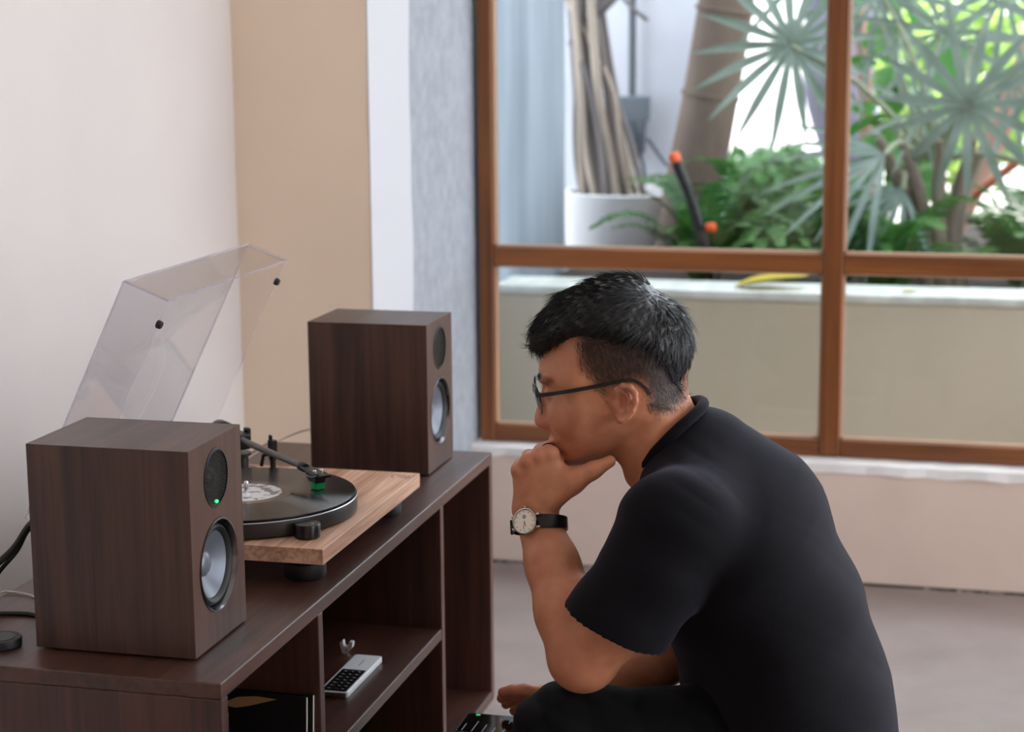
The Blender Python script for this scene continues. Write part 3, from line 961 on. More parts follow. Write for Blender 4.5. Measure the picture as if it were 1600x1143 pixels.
def make_body(root):
    v = Vol((-.19, -.275, .27), (.36, .275, .965), .0023)
    # --- head
    def wf(x, z):
        w = .0505 + .0245 * smooth01(z, .715, .80)
        w = w - .012 * (1 - smooth01(z, .69, .735))
        return w * (1 - .24 * smooth01(-x, .045, .10) * (1 - .25 * smooth01(z, .80, .86)))
    v.slab(SKULL, wf, lambda x, z: .052 + .016 * smooth01(z, .80, .90) + 0 * x, .004)
    v.ell((.012, 0, .855), (.086, .0735, .078), .02)
    for s in (-1, 1):
        v.ell((-.060, s * .040, .772), (.024, .020, .020), .022)           # cheek
        v.ell((-.0995, s * .030, .8035), (.0125, .016, .0085), .010, sub=True)  # eye hollow
        v.ell((-.0795, s * .0305, .8025), (.0115, .0125, .0105), .004)      # lidded eye
        v.ell((-.0905, s * .029, .8205), (.008, .021, .0055), .009)         # brow
    v.slab([(-.0915, .806), (-.0950, .799), (-.0985, .787), (-.1028, .7745), (-.1056, .7635), (-.1046, .7555), (-.1005, .7512), (-.0930, .7505),
            (-.0865, .7505), (-.0790, .757), (-.0790, .806)],
           lambda x, z: .0075 + .0075 * (1 - smooth01(z, .758, .798)) + 0 * x, .011, .006)
    for s in (-1, 1):
        v.ell((-.0885, s * .0125, .7570), (.0095, .0065, .0075), .006)
        v.ell((-.0945, s * .0075, .7500), (.0050, .0032, .0030), .003, sub=True)
    v.ell((-.0815, 0, .7345), (.0048, .019, .0042), .004)
    v.ell((-.0785, 0, .7240), (.0052, .018, .0046), .004)
    for s in (-1, 1):                                                      # ears
        v.ell((.0130, s * .0745, .8000), (.0150, .0070, .0265), .004, rot=-.12)
        hel = [(.0010, .8050), (.0025, .8170), (.0100, .8225), (.0200, .8210), (.0265, .8135), (.0272, .8030), (.0235, .7905), (.0175, .7820), (.0095, .7775)]
        bb = [.077, .081, .084, .0855, .086, .086, .085, .083, .081]
        rr = [.0030, .0036, .0038, .0038, .0038, .0036, .0034, .0040, .0058]
        v.chain([(p[0], s * q, p[1]) for p, q in zip(hel, bb)], rr, .0025)
        v.ell((.0105, s * .0850, .8000), (.0078, .0075, .0115), .003, sub=True, rot=-.15)
        v.chain([(.0085, s * .0815, .8150), (.0165, s * .0830, .8110), (.0195, s * .0835, .8020), (.0170, s * .0825, .7910), (.0110, s * .081, .7865)], [.0022] * 5, .002)
        v.ell((.0010, s * .0765, .7970), (.0038, .0045, .0050), .003)
    # --- neck and trunk (under the shirt)
    v.chain([(.040, 0, .790), (.060, 0, .735), (.100, 0, .665)], [.053, .0545, .064], .022)
    for s in (-1, 1):
        v.cone((.050, s * .038, .775), (.030, s * .022, .690), .016, .014, .018)
    v.chain([(.115, 0, .665), (.170, 0, .590), (.215, 0, .490), (.235, 0, .380)], [.070, .090, .095, .100], .03, sq=.55)
    # --- right arm and hand, lying on the right thigh
    v.chain([(.105, .165, .655), (.150, .195, .520), (.125, .195, .392)], [.055, .047, .043], .02)
    v.chain([(.125, .195, .392), (.060, .178, .372), (-.050, .152, .325)], [.043, .041, .0265], .015)
    v.cone((-.050, .152, .325), (-.100, .146, .322), .0225, .017, .012)
    for q, (b0, ln, dz) in enumerate(((.128, 1., .004), (.146, 1.05, .0), (.163, .97, -.004), (.178, .8, -.009))):
        m0 = (-.095, b0, .330 + dz)
        v.cone((-.052, .145 + .01 * q, .324), m0, .014, .0105, .008)
        v.chain([m0, (-.095 - .032 * ln, b0 - .001, .3365 + dz - .004 * q), (-.095 - .050 * ln, b0 - .001, .335 + dz - .008 * q),
                 (-.095 - .064 * ln, b0, .332 + dz - .011 * q)], [.0102, .0094, .0090, .0076], .003)
    v.chain([(-.055, .138, .320), (-.076, .122, .316), (-.092, .116, .314), (-.104, .116, .313)], [.015, .0115, .0102, .0085], .006)
    # --- left arm and fist (a field of its own, so that fist and chin touch without melting together)
    G = np.full(v.n, .2, np.float32)
    v.chain([(.085, -.170, .655), (.020, -.165, .560), ELBOW], [.058, .050, .0415], .02, F=G)
    v.ell((-.036, -.152, .4830), (.040, .036, .037), .012, F=G)
    e, w = np.array(ELBOW), np.array(WRIST)
    v.chain([ELBOW, tuple(e + (w - e) * .30), tuple(e + (w - e) * .62), WRIST], [.0400, .0405, .0335, .0265], .014, F=G)
    v.ell(tuple(e + (w - e) * .25 + np.array((.012, 0, .0))), (.036, .036, .050), .02, rot=-.3, F=G)
    mcp = [(-.0815, -.0470, .7245), (-.0960, -.0500, .7215), (-.1110, -.0490, .7145), (-.1225, -.0440, .7020)]
    roots = [(-.0870, -.046, .660), (-.0970, -.048, .660), (-.1080, -.047, .660), (-.1150, -.042, .659)]
    for m, r in zip(mcp, roots):
        v.cone(r, m, .0140, .0105, .009, F=G)
        v.cone((r[0] + .004, r[1] + .022, r[2]), (m[0] + .004, m[1] + .020, m[2] - .012), .0130, .0120, .010, F=G)
    v.cone(WRIST, (-.100, -.040, .672), .0260, .0230, .014, F=G)
    H = np.full(v.n, .2, np.float32)
    for i, m in enumerate(mcp):
        ln = (1., 1.05, .98, .82)[i]
        m = np.array(m)
        p = m + np.array((-.008 if i == 0 else -.001, .041 * ln, -.002))
        d = p + np.array((.002, .012, -.021)) * ln
        t = d + np.array((.004, -.014, -.013)) * ln
        f = np.full(v.n, .2, np.float32) if False else H
        v.chain([tuple(m), tuple(p), tuple(d), tuple(t)], [.0106, .0098, .0090, .0078], .0022, F=H)
        v.ell(tuple(m + np.array((-.001, -.003, .002))), (.0098, .0090, .0092), .004, F=G)
    # thumb, laid along the jaw
    v.chain([(-.0830, -.050, .664), (-.0530, -.055, .6880), (-.0270, -.0560, .7060), (-.0055, -.0545, .7175)], [.0160, .0132, .0106, .0080], .008, F=G)
    v.ell((-.0720, -.046, .694), (.018, .012, .020), .014, rot=.5, F=G)
    v.ell((-.0500, -.050, .6955), (.018, .011, .0115), .010, rot=.5, F=G)
    v.mix((slice(None),) * 3, H, .004, F=G)
    np.minimum(v.F, G, out=v.F)
    V, Q = v.skin()
    a, b, c = V[:, 0], V[:, 1], V[:, 2]
    # pigment: short clipped hair on the scalp, redder lips, ears, nose tip and knuckles
    sd = poly_sd(np.array(FADE), a, c)
    hair = smooth01(-sd, -.002, .022) * (c > .76) * (a > -.07)
    brow = np.exp(-((c - .8225 + .06 * np.maximum(np.abs(b) - .035, 0)) / .0038) ** 2) * (a < -.060) * smooth01(np.abs(b), .008, .014) * (1 - smooth01(np.abs(b), .044, .056))
    hair = np.maximum(hair, .8 * brow)
    red = np.exp(-((a + .080) ** 2 / .006 ** 2 + (c - .729) ** 2 / .0085 ** 2)) * np.exp(-(b / .016) ** 4)
    red += .7 * np.exp(-((a - .014) ** 2 / .018 ** 2 + (c - .80) ** 2 / .028 ** 2)) * (np.abs(b) > .0735)
    red += .5 * np.exp(-((a + .10) ** 2 / .010 ** 2 + (c - .757) ** 2 / .010 ** 2))
    for m in mcp:
        red += .35 * np.exp(-(((V - np.array(m)) ** 2).sum(1)) / .012 ** 2)
    red += .4 * np.exp(-(((V - np.array((-.036, -.18, .465))) ** 2).sum(1)) / .025 ** 2)
    red += .8 * np.exp(-((c - .327) ** 2 / .02 ** 2)) * smooth01(-a, .10, .15) * (b > .08)
    o, V = np_mesh('body', V, Q, 'skin', root, {'hairmask': hair, 'redness': np.clip(red, 0, 1)}, relax=2)
    return o, V, Q

def skin_mat():
    m, nt, p = nodes_of('skin')
    L = nt.links
    p.inputs['Roughness'].default_value = .48
    p.inputs['Specular IOR Level'].default_value = .4
    p.inputs['Subsurface Weight'].default_value = .04
    p.inputs['Subsurface Radius'].default_value = (.010, .004, .002)
    p.inputs['Subsurface Scale'].default_value = .6
    tc = nt.nodes.new('ShaderNodeTexCoord')
    n = nt.nodes.new('ShaderNodeTexNoise')
    n.inputs['Scale'].default_value = 45
    n.inputs['Detail'].default_value = 5
    L.new(tc.outputs['Object'], n.inputs['Vector'])
    r = nt.nodes.new('ShaderNodeValToRGB')
    r.color_ramp.elements[0].position = .3
    r.color_ramp.elements[1].position = .7
    r.color_ramp.elements[0].color = srgb(190, 122, 90)
    r.color_ramp.elements[1].color = srgb(206, 141, 107)
    L.new(n.outputs['Fac'], r.inputs['Fac'])
    def mixto(src, attr, col, amt):
        at = nt.nodes.new('ShaderNodeAttribute')
        at.attribute_name = attr
        mu = nt.nodes.new('ShaderNodeMath')
        mu.operation = 'MULTIPLY'
        mu.inputs[1].default_value = amt
        L.new(at.outputs['Fac'], mu.inputs[0])
        mx = nt.nodes.new('ShaderNodeMix')
        mx.data_type = 'RGBA'
        L.new(mu.outputs[0], mx.inputs['Factor'])
        L.new(src, mx.inputs['A'])
        mx.inputs['B'].default_value = col
        return mx.outputs['Result']
    c = mixto(r.outputs['Color'], 'redness', srgb(178, 98, 84), .6)
    c = mixto(c, 'hairmask', srgb(34, 26, 24), .88)
    L.new(c, p.inputs['Base Color'])
    n2 = nt.nodes.new('ShaderNodeTexNoise')
    n2.inputs['Scale'].default_value = 420
    L.new(tc.outputs['Object'], n2.inputs['Vector'])
    bp = nt.nodes.new('ShaderNodeBump')
    bp.inputs['Strength'].default_value = .12
    bp.inputs['Distance'].default_value = .001
    L.new(n2.outputs['Fac'], bp.inputs['Height'])
    L.new(bp.outputs['Normal'], p.inputs['Normal'])
    return m
M['skin'] = skin_mat()
M['hair'] = pm('hair', srgb(17, 16, 18), .38, spec=.6)
M['shirt'] = pm('shirt_black', srgb(12, 10, 16), .9, col2=srgb(9, 8, 12), vscale=30, bump=.15, bscale=900, spec=.2)
M['denim'] = pm('trouser_black', srgb(11, 12, 14), .9, col2=srgb(8, 9, 11), vscale=40, bump=.2, bscale=700, spec=.2)
M['sole'] = pm('shoe_sole', srgb(200, 196, 190), .7)

for _m in ('shirt', 'denim'):
    _p = M[_m].node_tree.nodes['Principled BSDF']
    _p.inputs['Sheen Weight'].default_value = .10 if _m == 'shirt' else .03
    _p.inputs['Sheen Roughness'].default_value = .4
    _p.inputs['Sheen Tint'].default_value = (.75, .7, 1, 1)

def wave(V, spec):
    """sum of soft directional folds, used for cloth creases"""
    d = np.zeros(len(V))
    for (dx, dy, dz), wl, amp, ph in spec:
        t = (V[:, 0] * dx + V[:, 1] * dy + V[:, 2] * dz) / wl + ph
        d += amp * (np.abs(np.sin(t * math.pi)) - .5)
    return d

def vert_normals(V, Q):
    n = np.cross(V[Q[:, 2]] - V[Q[:, 0]], V[Q[:, 3]] - V[Q[:, 1]])
    N = np.zeros_like(V)
    for i in range(4):
        np.add.at(N, Q[:, i], n)
    return N / (np.linalg.norm(N, axis=1)[:, None] + 1e-12)

def make_shirt(root):
    v = Vol((-.10, -.30, .25), (.43, .30, .80), .0038)
    v.cone((.114, 0, .700), (.172, 0, .640), .0775, .098, .03, sq=.86)
    v.chain([(.122, 0, .668), (.165, 0, .602), (.212, 0, .500), (.232, 0, .400), (.245, 0, .300)], [.080, .114, .114, .128, .139], .03, sq=.56)
    v.cone((.135, 0, .530), (.190, 0, .430), .082, .080, .04, sq=.6)
    v.cone((.205, 0, .390), (.225, 0, .300), .095, .105, .04, sq=.65)
    for s in (-1, 1):
        v.cone((.104, s * .05, .680), (.092, s * .155, .660), .062, .066, .03)
    # sleeves
    hem = np.array((.006, -.178, .541))
    v.chain([(.073, -.165, .660), (.053, -.175, .612), tuple(hem), tuple(hem + (-.012, 0, -.018))], [.071, .0630, .0635, .066], .018)
    v.chain([(.095, .165, .655), (.140, .195, .535), (.138, .197, .470)], [.070, .066, .066], .022)
    # neckline ring, raised collar rib
    v.ell((.045, 0, .762), (.066, .064, .077), .006, sub=True, rot=.85)
    # flat hems
    d = np.array((-.42, .02, -.905))
    d /= np.linalg.norm(d)
    sl, X, Y, Z = v.blk((-.1, -.3, .45), (.075, -.10, .60))
    pl = (X - hem[0] + .004) * d[0] + (Y - hem[1]) * d[1] + (Z - hem[2] + .004) * d[2]
    v.F[sl] = np.maximum(v.F[sl], np.where(Y < -.11, pl, -.2).astype(np.float32))
    inner = hem + d * .03
    v.cone(tuple(hem - d * .012), tuple(inner), .058, .060, .003, sub=True)
    V, Q = v.skin()
    N = vert_normals(V, Q)
    f = wave(V, [((.5, .1, .85), .115, .0022, .2), ((.85, -.2, -.5), .14, .0020, .7), ((.2, .6, .75), .09, .0010, .1)])
    fade = smooth01(-V[:, 2], -.74, -.62)
    V = V + N * (f * fade)[:, None]
    # a few pulled creases at the collar
    cr = np.exp(-((V[:, 0] - .10) ** 2 + (V[:, 2] - .715) ** 2) / .035 ** 2)
    V = V + N * (wave(V, [((.55, .25, .80), .026, .0012, .0)]) * cr)[:, None]
    o, V = np_mesh('t_shirt', V, Q, 'shirt', root, relax=3)
    o['label'] = 'plain black short-sleeved T-shirt'
    # ribbed collar band standing around the neck
    m = MB()
    pts = []
    for k in range(49):
        t = 2 * math.pi * k / 48
        u = np.array((.0700 * math.cos(t), .0625 * math.sin(t)))
        sn = math.sin(t) ** 2
        a, b = .0715 + u[0] * .63 - .003 * sn, u[1]
        c = .7370 + u[0] * .66 + .012 * sn
        pts.append(fw(a, b, c))
    m.tube(pts, .0078, 10)
    m.build('collar', 'shirt', o, smooth=60)
    return o

def make_trousers(root):
    v = Vol((-.27, -.25, .0), (.43, .28, .47), .005)
    v.cone((.265, -.08, .290), (.265, .08, .290), .115, .115, .03)
    v.cone((.255, 0, .30), (.235, 0, .38), .115, .11, .03, sq=.7)
    v.chain([(.265, -.095, .295), (.100, -.125, .345), (-.058, -.135, .372)], [.105, .086, .0685], .03)
    v.chain([(-.058, -.135, .372), (-.010, -.132, .220), (.020, -.130, .085)], [.0670, .062, .055], .02)
    v.chain([(.265, .095, .290), (.080, .125, .236), (-.060, .128, .2085), (-.178, .130, .2085)], [.105, .085, .0690, .0680], .03)
    v.chain([(-.178, .130, .212), (-.110, .140, .150), (-.060, .140, .085)], [.066, .060, .052], .02)
    V, Q = v.skin()
    N = vert_normals(V, Q)
    V = V + N * wave(V, [((.9, .1, .35), .055, .0035, .1), ((.4, .3, .8), .04, .0022, .5)])[:, None]
    o, V = np_mesh('trousers', V, Q, 'denim', root, relax=3)
    o['label'] = 'black trousers'
    for (a, b) in ((.020, -.130), (-.060, .140)):
        s = Vol((a - .24, b - .07, -.01), (a + .09, b + .07, .15), .004)
        s.chain([(a + .035, b, .052), (a - .03, b, .050), (a - .11, b, .036), (a - .165, b, .028)], [.042, .044, .036, .026], .02)
        s.cone((a + .02, b, .06), (a + .01, b, .10), .042, .046, .02)
        sl, X, Y, Z = s.blk((-1, -1, -.1), (1, 1, .5))
        s.F[sl] = np.maximum(s.F[sl], (.014 - Z) + 0 * X + 0 * Y)
        Vs, Qs = s.skin()
        sh, Vs = np_mesh('shoe', Vs, Qs, 'black_rubber', root, relax=1)
        m = MB()
        out = []
        for k in range(40):
            t = 2 * math.pi * k / 40
            ca = math.cos(t)
            aa = a - .062 + .132 * ca
            bb = b + (.044 if ca > 0 else .040) * math.sin(t) * (1 - .15 * ca)
            out.append(fw(aa, bb, .001))
        m.prism(out, (0, 0, .020)).build('shoe_sole', 'sole', sh, smooth=40)

def strands(name, roots, dirs, norms, lens, rad, parent, curl=.09, segs=5, seed=1, mat='hair', sink=.0008):
    """many fine tapered hairs in one mesh; each follows the surface curvature"""
    r = np.random.default_rng(seed)
    n = len(roots)
    T = np.linspace(0, 1, segs + 1)
    side = np.cross(dirs, norms)
    lift = r.uniform(.02, .16, n)
    sway = r.normal(0, .12, n)
    P = []
    for t in T:
        L = lens * t
        p = roots + dirs * L[:, None] + norms * (lift * L - L * L / (2 * curl) - sink * (1 - t))[:, None] + side * (sway * L * t)[:, None]
        P.append(p)
    P = np.stack(P, 1)                                  # n, segs+1, 3
    rr = rad * (1 - .8 * T ** 2)
    ang = np.array([0, 2.094, 4.189])
    ring = []
    for q in ang:
        ring.append(P + (side * math.cos(q) + norms * math.sin(q))[:, None, :] * rr[None, :, None])
    R = np.stack(ring, 2)                               # n, segs+1, 3(ring), 3
    V = R.reshape(-1, 3)
    base = (np.arange(n) * (segs + 1) * 3)[:, None, None]
    i = np.arange(segs)[None, :, None]
    k = np.arange(3)[None, None, :]
    a = base + i * 3 + k
    b = base + i * 3 + (k + 1) % 3
    Q = np.stack([a, b, b + 3, a + 3], -1).reshape(-1, 4)
    o, _ = np_mesh(name, V, Q, mat, parent)
    o['kind'] = 'stuff'
    return o

def sample(V, Q, N, mask, n, seed):
    r = np.random.default_rng(seed)
    C = V[Q].mean(1)
    ok = np.where(mask(C))[0]
    ar = np.linalg.norm(np.cross(V[Q[ok, 2]] - V[Q[ok, 0]], V[Q[ok, 3]] - V[Q[ok, 1]]), axis=1)
    f = ok[r.choice(len(ok), n, p=ar / ar.sum())]
    w = r.dirichlet((1, 1, 1, 1), n)
    return (V[Q[f]] * w[:, :, None]).sum(1), N[Q[f]].mean(1)

def make_hair(root, BV, BQ):
    v = Vol((-.125, -.10, .77), (.12, .10, .97), .0027)
    P = HAIR_TOP + HAIR_LOW
    v.slab([(x * .972 + .0003, (z - .85) * .972 + .85) for x, z in P], lambda x, z: .0800 + .004 * smooth01(z, .84, .88) - .016 * smooth01(-x, .05, .11), .062, .004)
    V, Q = v.skin()
    N = vert_normals(V, Q)
    r = np.random.default_rng(5)
    # tufts
    V = V + N * (.0012 * np.sin(V[:, 0] * 420 + 2 * np.sin(V[:, 1] * 160)) * np.sin(V[:, 1] * 330 + V[:, 2] * 120))[:, None]
    cap, V = np_mesh('hair', V, Q, 'hair', root, relax=1)
    cap['label'] = 'short black hair, brushed forward'
    N = vert_normals(V, Q)
    crown = np.array((.050, -.012, .935))
    def flow(p, nn, fwd):
        d = p - crown
        d = d / (np.linalg.norm(d, axis=1)[:, None] + 1e-9)
        d = d + np.array((-.55, 0, -.10))[None] * fwd
        d = d - nn * (d * nn).sum(1)[:, None]
        d += r.normal(0, .16, d.shape)
        d = d - nn * (d * nn).sum(1)[:, None]
        return d / (np.linalg.norm(d, axis=1)[:, None] + 1e-9)
    p, nn = sample(V, Q, N, lambda C: (C[:, 2] > .838) | (C[:, 0] > .055), 11000, 3)
    nn = nn / np.linalg.norm(nn, axis=1)[:, None]
    front = smooth01(-p[:, 0], -.02, .06)
    d = flow(p, nn, (p[:, 0] < .05).astype(float)[:, None] * .9)
    ln = r.uniform(.016, .034, len(p)) * (1 + .1 * front)
    ln = np.where(p[:, 2] < .86, ln * .55, ln)
    strands('hair_strands', p, d, nn, ln, .00042, cap, seed=9)
    # fringe tips over the forehead, and the combed lower edge at the sides
    p, nn = sample(V, Q, N, lambda C: (C[:, 2] > .851) & (C[:, 2] < .878) & (C[:, 0] < -.035), 1500, 13)
    nn = nn / np.linalg.norm(nn, axis=1)[:, None]
    d = np.tile(np.array((-.12, 0, -1.)), (len(p), 1)) + r.normal(0, .16, p.shape)
    d = d - nn * (d * nn).sum(1)[:, None] * .6
    d /= np.linalg.norm(d, axis=1)[:, None]
    strands('fringe', p, d, nn, r.uniform(.008, .017, len(p)), .0004, cap, segs=3, seed=14)
    p, nn = sample(V, Q, N, lambda C: (C[:, 2] > .815) & (C[:, 2] < .872) & (C[:, 0] > -.055) & (np.abs(C[:, 1]) > .03), 3500, 15)
    nn = nn / np.linalg.norm(nn, axis=1)[:, None]
    d = np.tile(np.array((.10, 0, -1.)), (len(p), 1)) + r.normal(0, .20, p.shape)
    d = d - nn * (d * nn).sum(1)[:, None]
    d /= np.linalg.norm(d, axis=1)[:, None]
    strands('side_hair', p, d, nn, r.uniform(.008, .020, len(p)), .00036, cap, segs=3, seed=16)
    # clipped sides and nape
    BN = vert_normals(BV, BQ)
    def fm(C):
        return (poly_sd(np.array(FADE), C[:, 0], C[:, 2]) < -.002) & (C[:, 2] > .77) & (C[:, 2] < .88) & ~((np.abs(C[:, 1]) > .076) & (C[:, 2] < .828))
    p, nn = sample(BV, BQ, BN, fm, 17000, 4)
    keep = r.random(len(p)) < smooth01(-poly_sd(np.array(FADE), p[:, 0], p[:, 2]), -.004, .024)
    p, nn = p[keep], nn[keep]
    nn = nn / np.linalg.norm(nn, axis=1)[:, None]
    d = np.tile(np.array((.45, 0, -.9)), (len(p), 1)) + r.normal(0, .2, p.shape)
    d = d - nn * (d * nn).sum(1)[:, None]
    d /= np.linalg.norm(d, axis=1)[:, None]
    strands('clipped_hair', p, d, nn, r.uniform(.004, .011, len(p)), .0003, cap, segs=2, seed=10)
    # eyebrows
    n = 170
    t = r.random(n)
    for s in (-1, 1):
        b = s * (.018 + .024 * t)
        base = np.stack([-.0985 + .014 * t ** 2, b, .8215 + .004 * np.sin(t * 2.6) - .001 * t + r.normal(0, .0017, n)], 1)
        # drop every hair onto the brow surface
        out = []
        for q in base:
            dd = ((BV[:, 1] - q[1]) ** 2 + (BV[:, 2] - q[2]) ** 2)
            cand = np.where((dd < .0025 ** 2) & (BV[:, 0] < -.04))[0]
            out.append(BV[cand[np.argmin(BV[cand, 0])]] if len(cand) else q)
        out = np.array(out)
        out[:, 1:] = base[:, 1:]
        nn = np.tile(np.array((-.9, s * .35, .1)), (n, 1))
        nn /= np.linalg.norm(nn, axis=1)[:, None]
        d = np.tile(np.array((.35, s * .9, .15)), (n, 1)) + r.normal(0, .25, (n, 3))
        d /= np.linalg.norm(d, axis=1)[:, None]
        strands('eyebrow', out, d, nn, r.uniform(.003, .006, n), .00022, cap, segs=3, seed=12, sink=-.0007)

def make_person():
    root = thing('person', fw(.12, 0, 0), 'person in black T-shirt and glasses, chin on fist, leaning towards the turntable', 'person')
    o, BV, BQ = make_body(root)
    make_shirt(root)
    make_trousers(root)
    make_hair(root, BV, BQ)
    return BV
BODY = make_person()

def bar(path):
    m = MB()
    pts = spline(path, 5)
    n = len(pts)
    vs, fs = [], []
    for i, p in enumerate(pts):
        t = (pts[min(i + 1, n - 1)] - pts[max(i - 1, 0)]).normalized()
        u = t.cross(Vector((0, 0, 1))).normalized()
        w = u.cross(t)
        k = i / (n - 1)
        hh, tt = .0028 - .0011 * k, .0011
        vs += [p + u * tt + w * hh, p - u * tt + w * hh, p - u * tt - w * hh, p + u * tt - w * hh]
    for i in range(n - 1):
        a = 4 * i
        fs += [(a + j, a + (j + 1) % 4, a + 4 + (j + 1) % 4, a + 4 + j) for j in range(4)]
    fs += [(0, 1, 2, 3), (4 * n - 1, 4 * n - 2, 4 * n - 3, 4 * n - 4)]
    return m.add(vs, fs)

def make_worn():
    # glasses
    g = thing('eyeglasses', fw(-.09, 0, .77), 'black half-rim eyeglasses on the face of the seated person', 'glasses')
    up = np.array((-.20, 0, .98))
    for s in (-1, 1):
        ctr = np.array((-.1030, s * .0335, .7945))
        rim, low = [], []
        for k in range(41):
            t = 2 * math.pi * k / 40
            x = .0255 * math.copysign(abs(math.cos(t)) ** .8, math.cos(t))
            y = .0195 * math.copysign(abs(math.sin(t)) ** .85, math.sin(t))
            wrap = .010 * (abs(ctr[1] + x * s) / .06) ** 2
            rim.append(fw(*(ctr + np.array((wrap, x * s, 0)) + up * y)))
        MB().tube(rim[:21], .00155, 8).build('brow_rim', 'black_satin', g, smooth=60)
        MB().tube(rim[20:], .0007, 6).build('lower_rim', 'dark_grey', g, smooth=60)
        m = MB()
        m.add([fw(*(ctr + np.array((.0005, 0, 0))))] + rim[:-1], [(0, i + 1, (i + 1) % 40 + 1) for i in range(40)])
        m.build('lens', 'lens', g, smooth=60)
        hin = ctr + np.array((.0115, s * .0275, .011))
        path = [ctr + np.array((.004, s * .0245, .010)), hin, np.array((-.062, s * .0740, .8122)), np.array((-.020, s * .0805, .8212)), np.array((.006, s * .0822, .8275)),
                np.array((.024, s * .0800, .8285)), np.array((.038, s * .0765, .8195)), np.array((.046, s * .0735, .8095))]
        bar([fw(*p) for p in path]).build('temple', 'black_satin', g, smooth=60)
        MB().tube([fw(-.0990, s * .011, .795), fw(-.0945, s * .0105, .786), fw(-.0935, s * .012, .780)], .0012, 6).build('nose_pad', 'chrome', g, smooth=60)
    MB().tube([fw(-.1045, -.0085, .7985), fw(-.1065, 0, .8005), fw(-.1045, .0085, .7985)], .0013, 8).build('bridge', 'black_satin', g, smooth=60)
    # wristwatch
    ax = fdir(-.06, .42, .90)
    ctr = fw(-.0975, -.049, .630)
    nrm = fdir(-.36, -.93, -.05)
    nrm = (nrm - ax * nrm.dot(ax)).normalized()
    sd = ax.cross(nrm)
    t = thing('wristwatch', ctr - Vector((0, 0, .03)), 'wristwatch with pale dial, steel case and black strap on the propping arm', 'watch')
    n = 48
    # the strap follows the measured outline of the wrist
    WV = np.array(FO)[None] + BODY[:, :1] * np.array(FA)[None] + BODY[:, 1:2] * np.array(FB)[None]
    WV[:, 2] += BODY[:, 2]
    rel = WV - np.array(ctr)[None]
    h = rel @ np.array(ax)
    near = (np.abs(h) < .0095) & (np.linalg.norm(rel, axis=1) < .055)
    u, w2 = rel[near] @ np.array(nrm), rel[near] @ np.array(sd)
    an, ra = np.arctan2(w2, u), np.hypot(u, w2)
    prof = []
    for k in range(n):
        q = 2 * math.pi * k / n
        dd = np.abs((an - q + math.pi) % (2 * math.pi) - math.pi)
        prof.append(ra[dd < .14].max() if (dd < .14).any() else .03)
    prof = [max(prof[(k + j) % n] for j in (-1, 0, 1)) + .0004 for k in range(n)]
    prof = [sum(prof[(k + j) % n] for j in (-2, -1, 0, 1, 2)) / 5 for k in range(n)]
    R = prof[0]
    m = MB()
    vs, fs = [], []
    for k in range(n):
        q = 2 * math.pi * k / n
        dr = nrm * math.cos(q) + sd * math.sin(q)
        hw = .0092 - .0012 * (1 - math.cos(q)) / 2
        R_ = prof[k]
        for (rr, h) in ((R_, -hw), (R_ + .0022, -hw + .0006), (R_ + .0022, hw - .0006), (R_, hw)):
            vs.append(ctr + dr * rr + ax * h)
    for k in range(n):
        a, b = 4 * k, 4 * ((k + 1) % n)
        fs += [(a + j, a + (j + 1) % 4, b + (j + 1) % 4, b + j) for j in range(4)]
    m.add(vs, fs)
    st = m.build('strap', 'black_satin', t, smooth=50)
    MB().obox(ctr + nrm.lerp(-sd, .75).normalized() * (prof[int(n * .80)] + .003), (ax, nrm.lerp(-sd, .75).cross(ax), nrm.lerp(-sd, .75)), (.0095, .003, .0016)).build('keeper', 'black_rubber', st, bevel=.0008)
    c0 = ctr + nrm * (R + .0010)
    MB().lathe([(.0150, 0), (.0172, .001), (.0178, .004), (.0172, .0072), (.0158, .0080), (.0150, .0074)], c0, nrm, 48, cap1=False).build('case', 'steel_warm', t, smooth=40)
    dl = MB().lathe([(.0152, .0066), (.0001, .0066)], c0, nrm, 48, cap0=False, cap1=False).build('dial', 'dial', t)
    for s1 in (-1, 1):
        for s2 in (-1, 1):
            MB().obox(c0 + sd * s1 * .0165 + ax * s2 * .0082 + nrm * .002, (sd, ax, nrm), (.004, .0014, .002)).build('lug', 'steel_warm', t, bevel=.0006)
    MB().lathe([(.0022, 0), (.0026, .0005), (.0026, .003), (.002, .0035)], c0 + ax * .0172 + nrm * .004, ax, 20).build('crown', 'steel_warm', t, smooth=40)
    for k in range(12):
        q = 2 * math.pi * k / 12
        dv = ax * math.cos(q) + sd * math.sin(q)
        MB().obox(c0 + dv * .0126 + nrm * .0068, (dv, nrm.cross(dv), nrm), (.0012, .0003, .0001)).build('hour_mark', 'mark_brown', dl)
    for q, ln, wd in ((2.9, .0070, .0004), (3.3, .0105, .0003)):
        dv = ax * math.cos(q) + sd * math.sin(q)
        MB().obox(c0 + dv * ln * .45 + nrm * .0071, (dv, nrm.cross(dv), nrm), (ln / 2, wd, .0001)).build('hand', 'mark_brown', dl)
    MB().lathe([(.0028, .0067), (.0028, .0068)], c0 + ax * .006, nrm, 20).build('subdial', 'mark_grey', dl)
    # ring on the index finger
    m0, m1 = np.array((-.0815, -.0470, .7245)), np.array((-.0895, -.0060, .7225))
    q = m0 + (m1 - m0) * .55
    dv = fdir(*(m1 - m0))
    MB().lathe([(.0100, -.0009), (.0112, -.0009), (.0112, .0009), (.0100, .0009)], fw(*q), dv, 36, cap0=False, cap1=False).build('finger_ring', 'black_metal', smooth=40)
    r = bpy.data.objects['finger_ring']
    tag(r, 'thin dark ring on a finger of the fist', 'ring')
    # phone on the right thigh
    p = thing('smartphone', (-.63, 2.454, .281), 'black smartphone, dark screen with text lines, lying on the lower knee', 'phone')
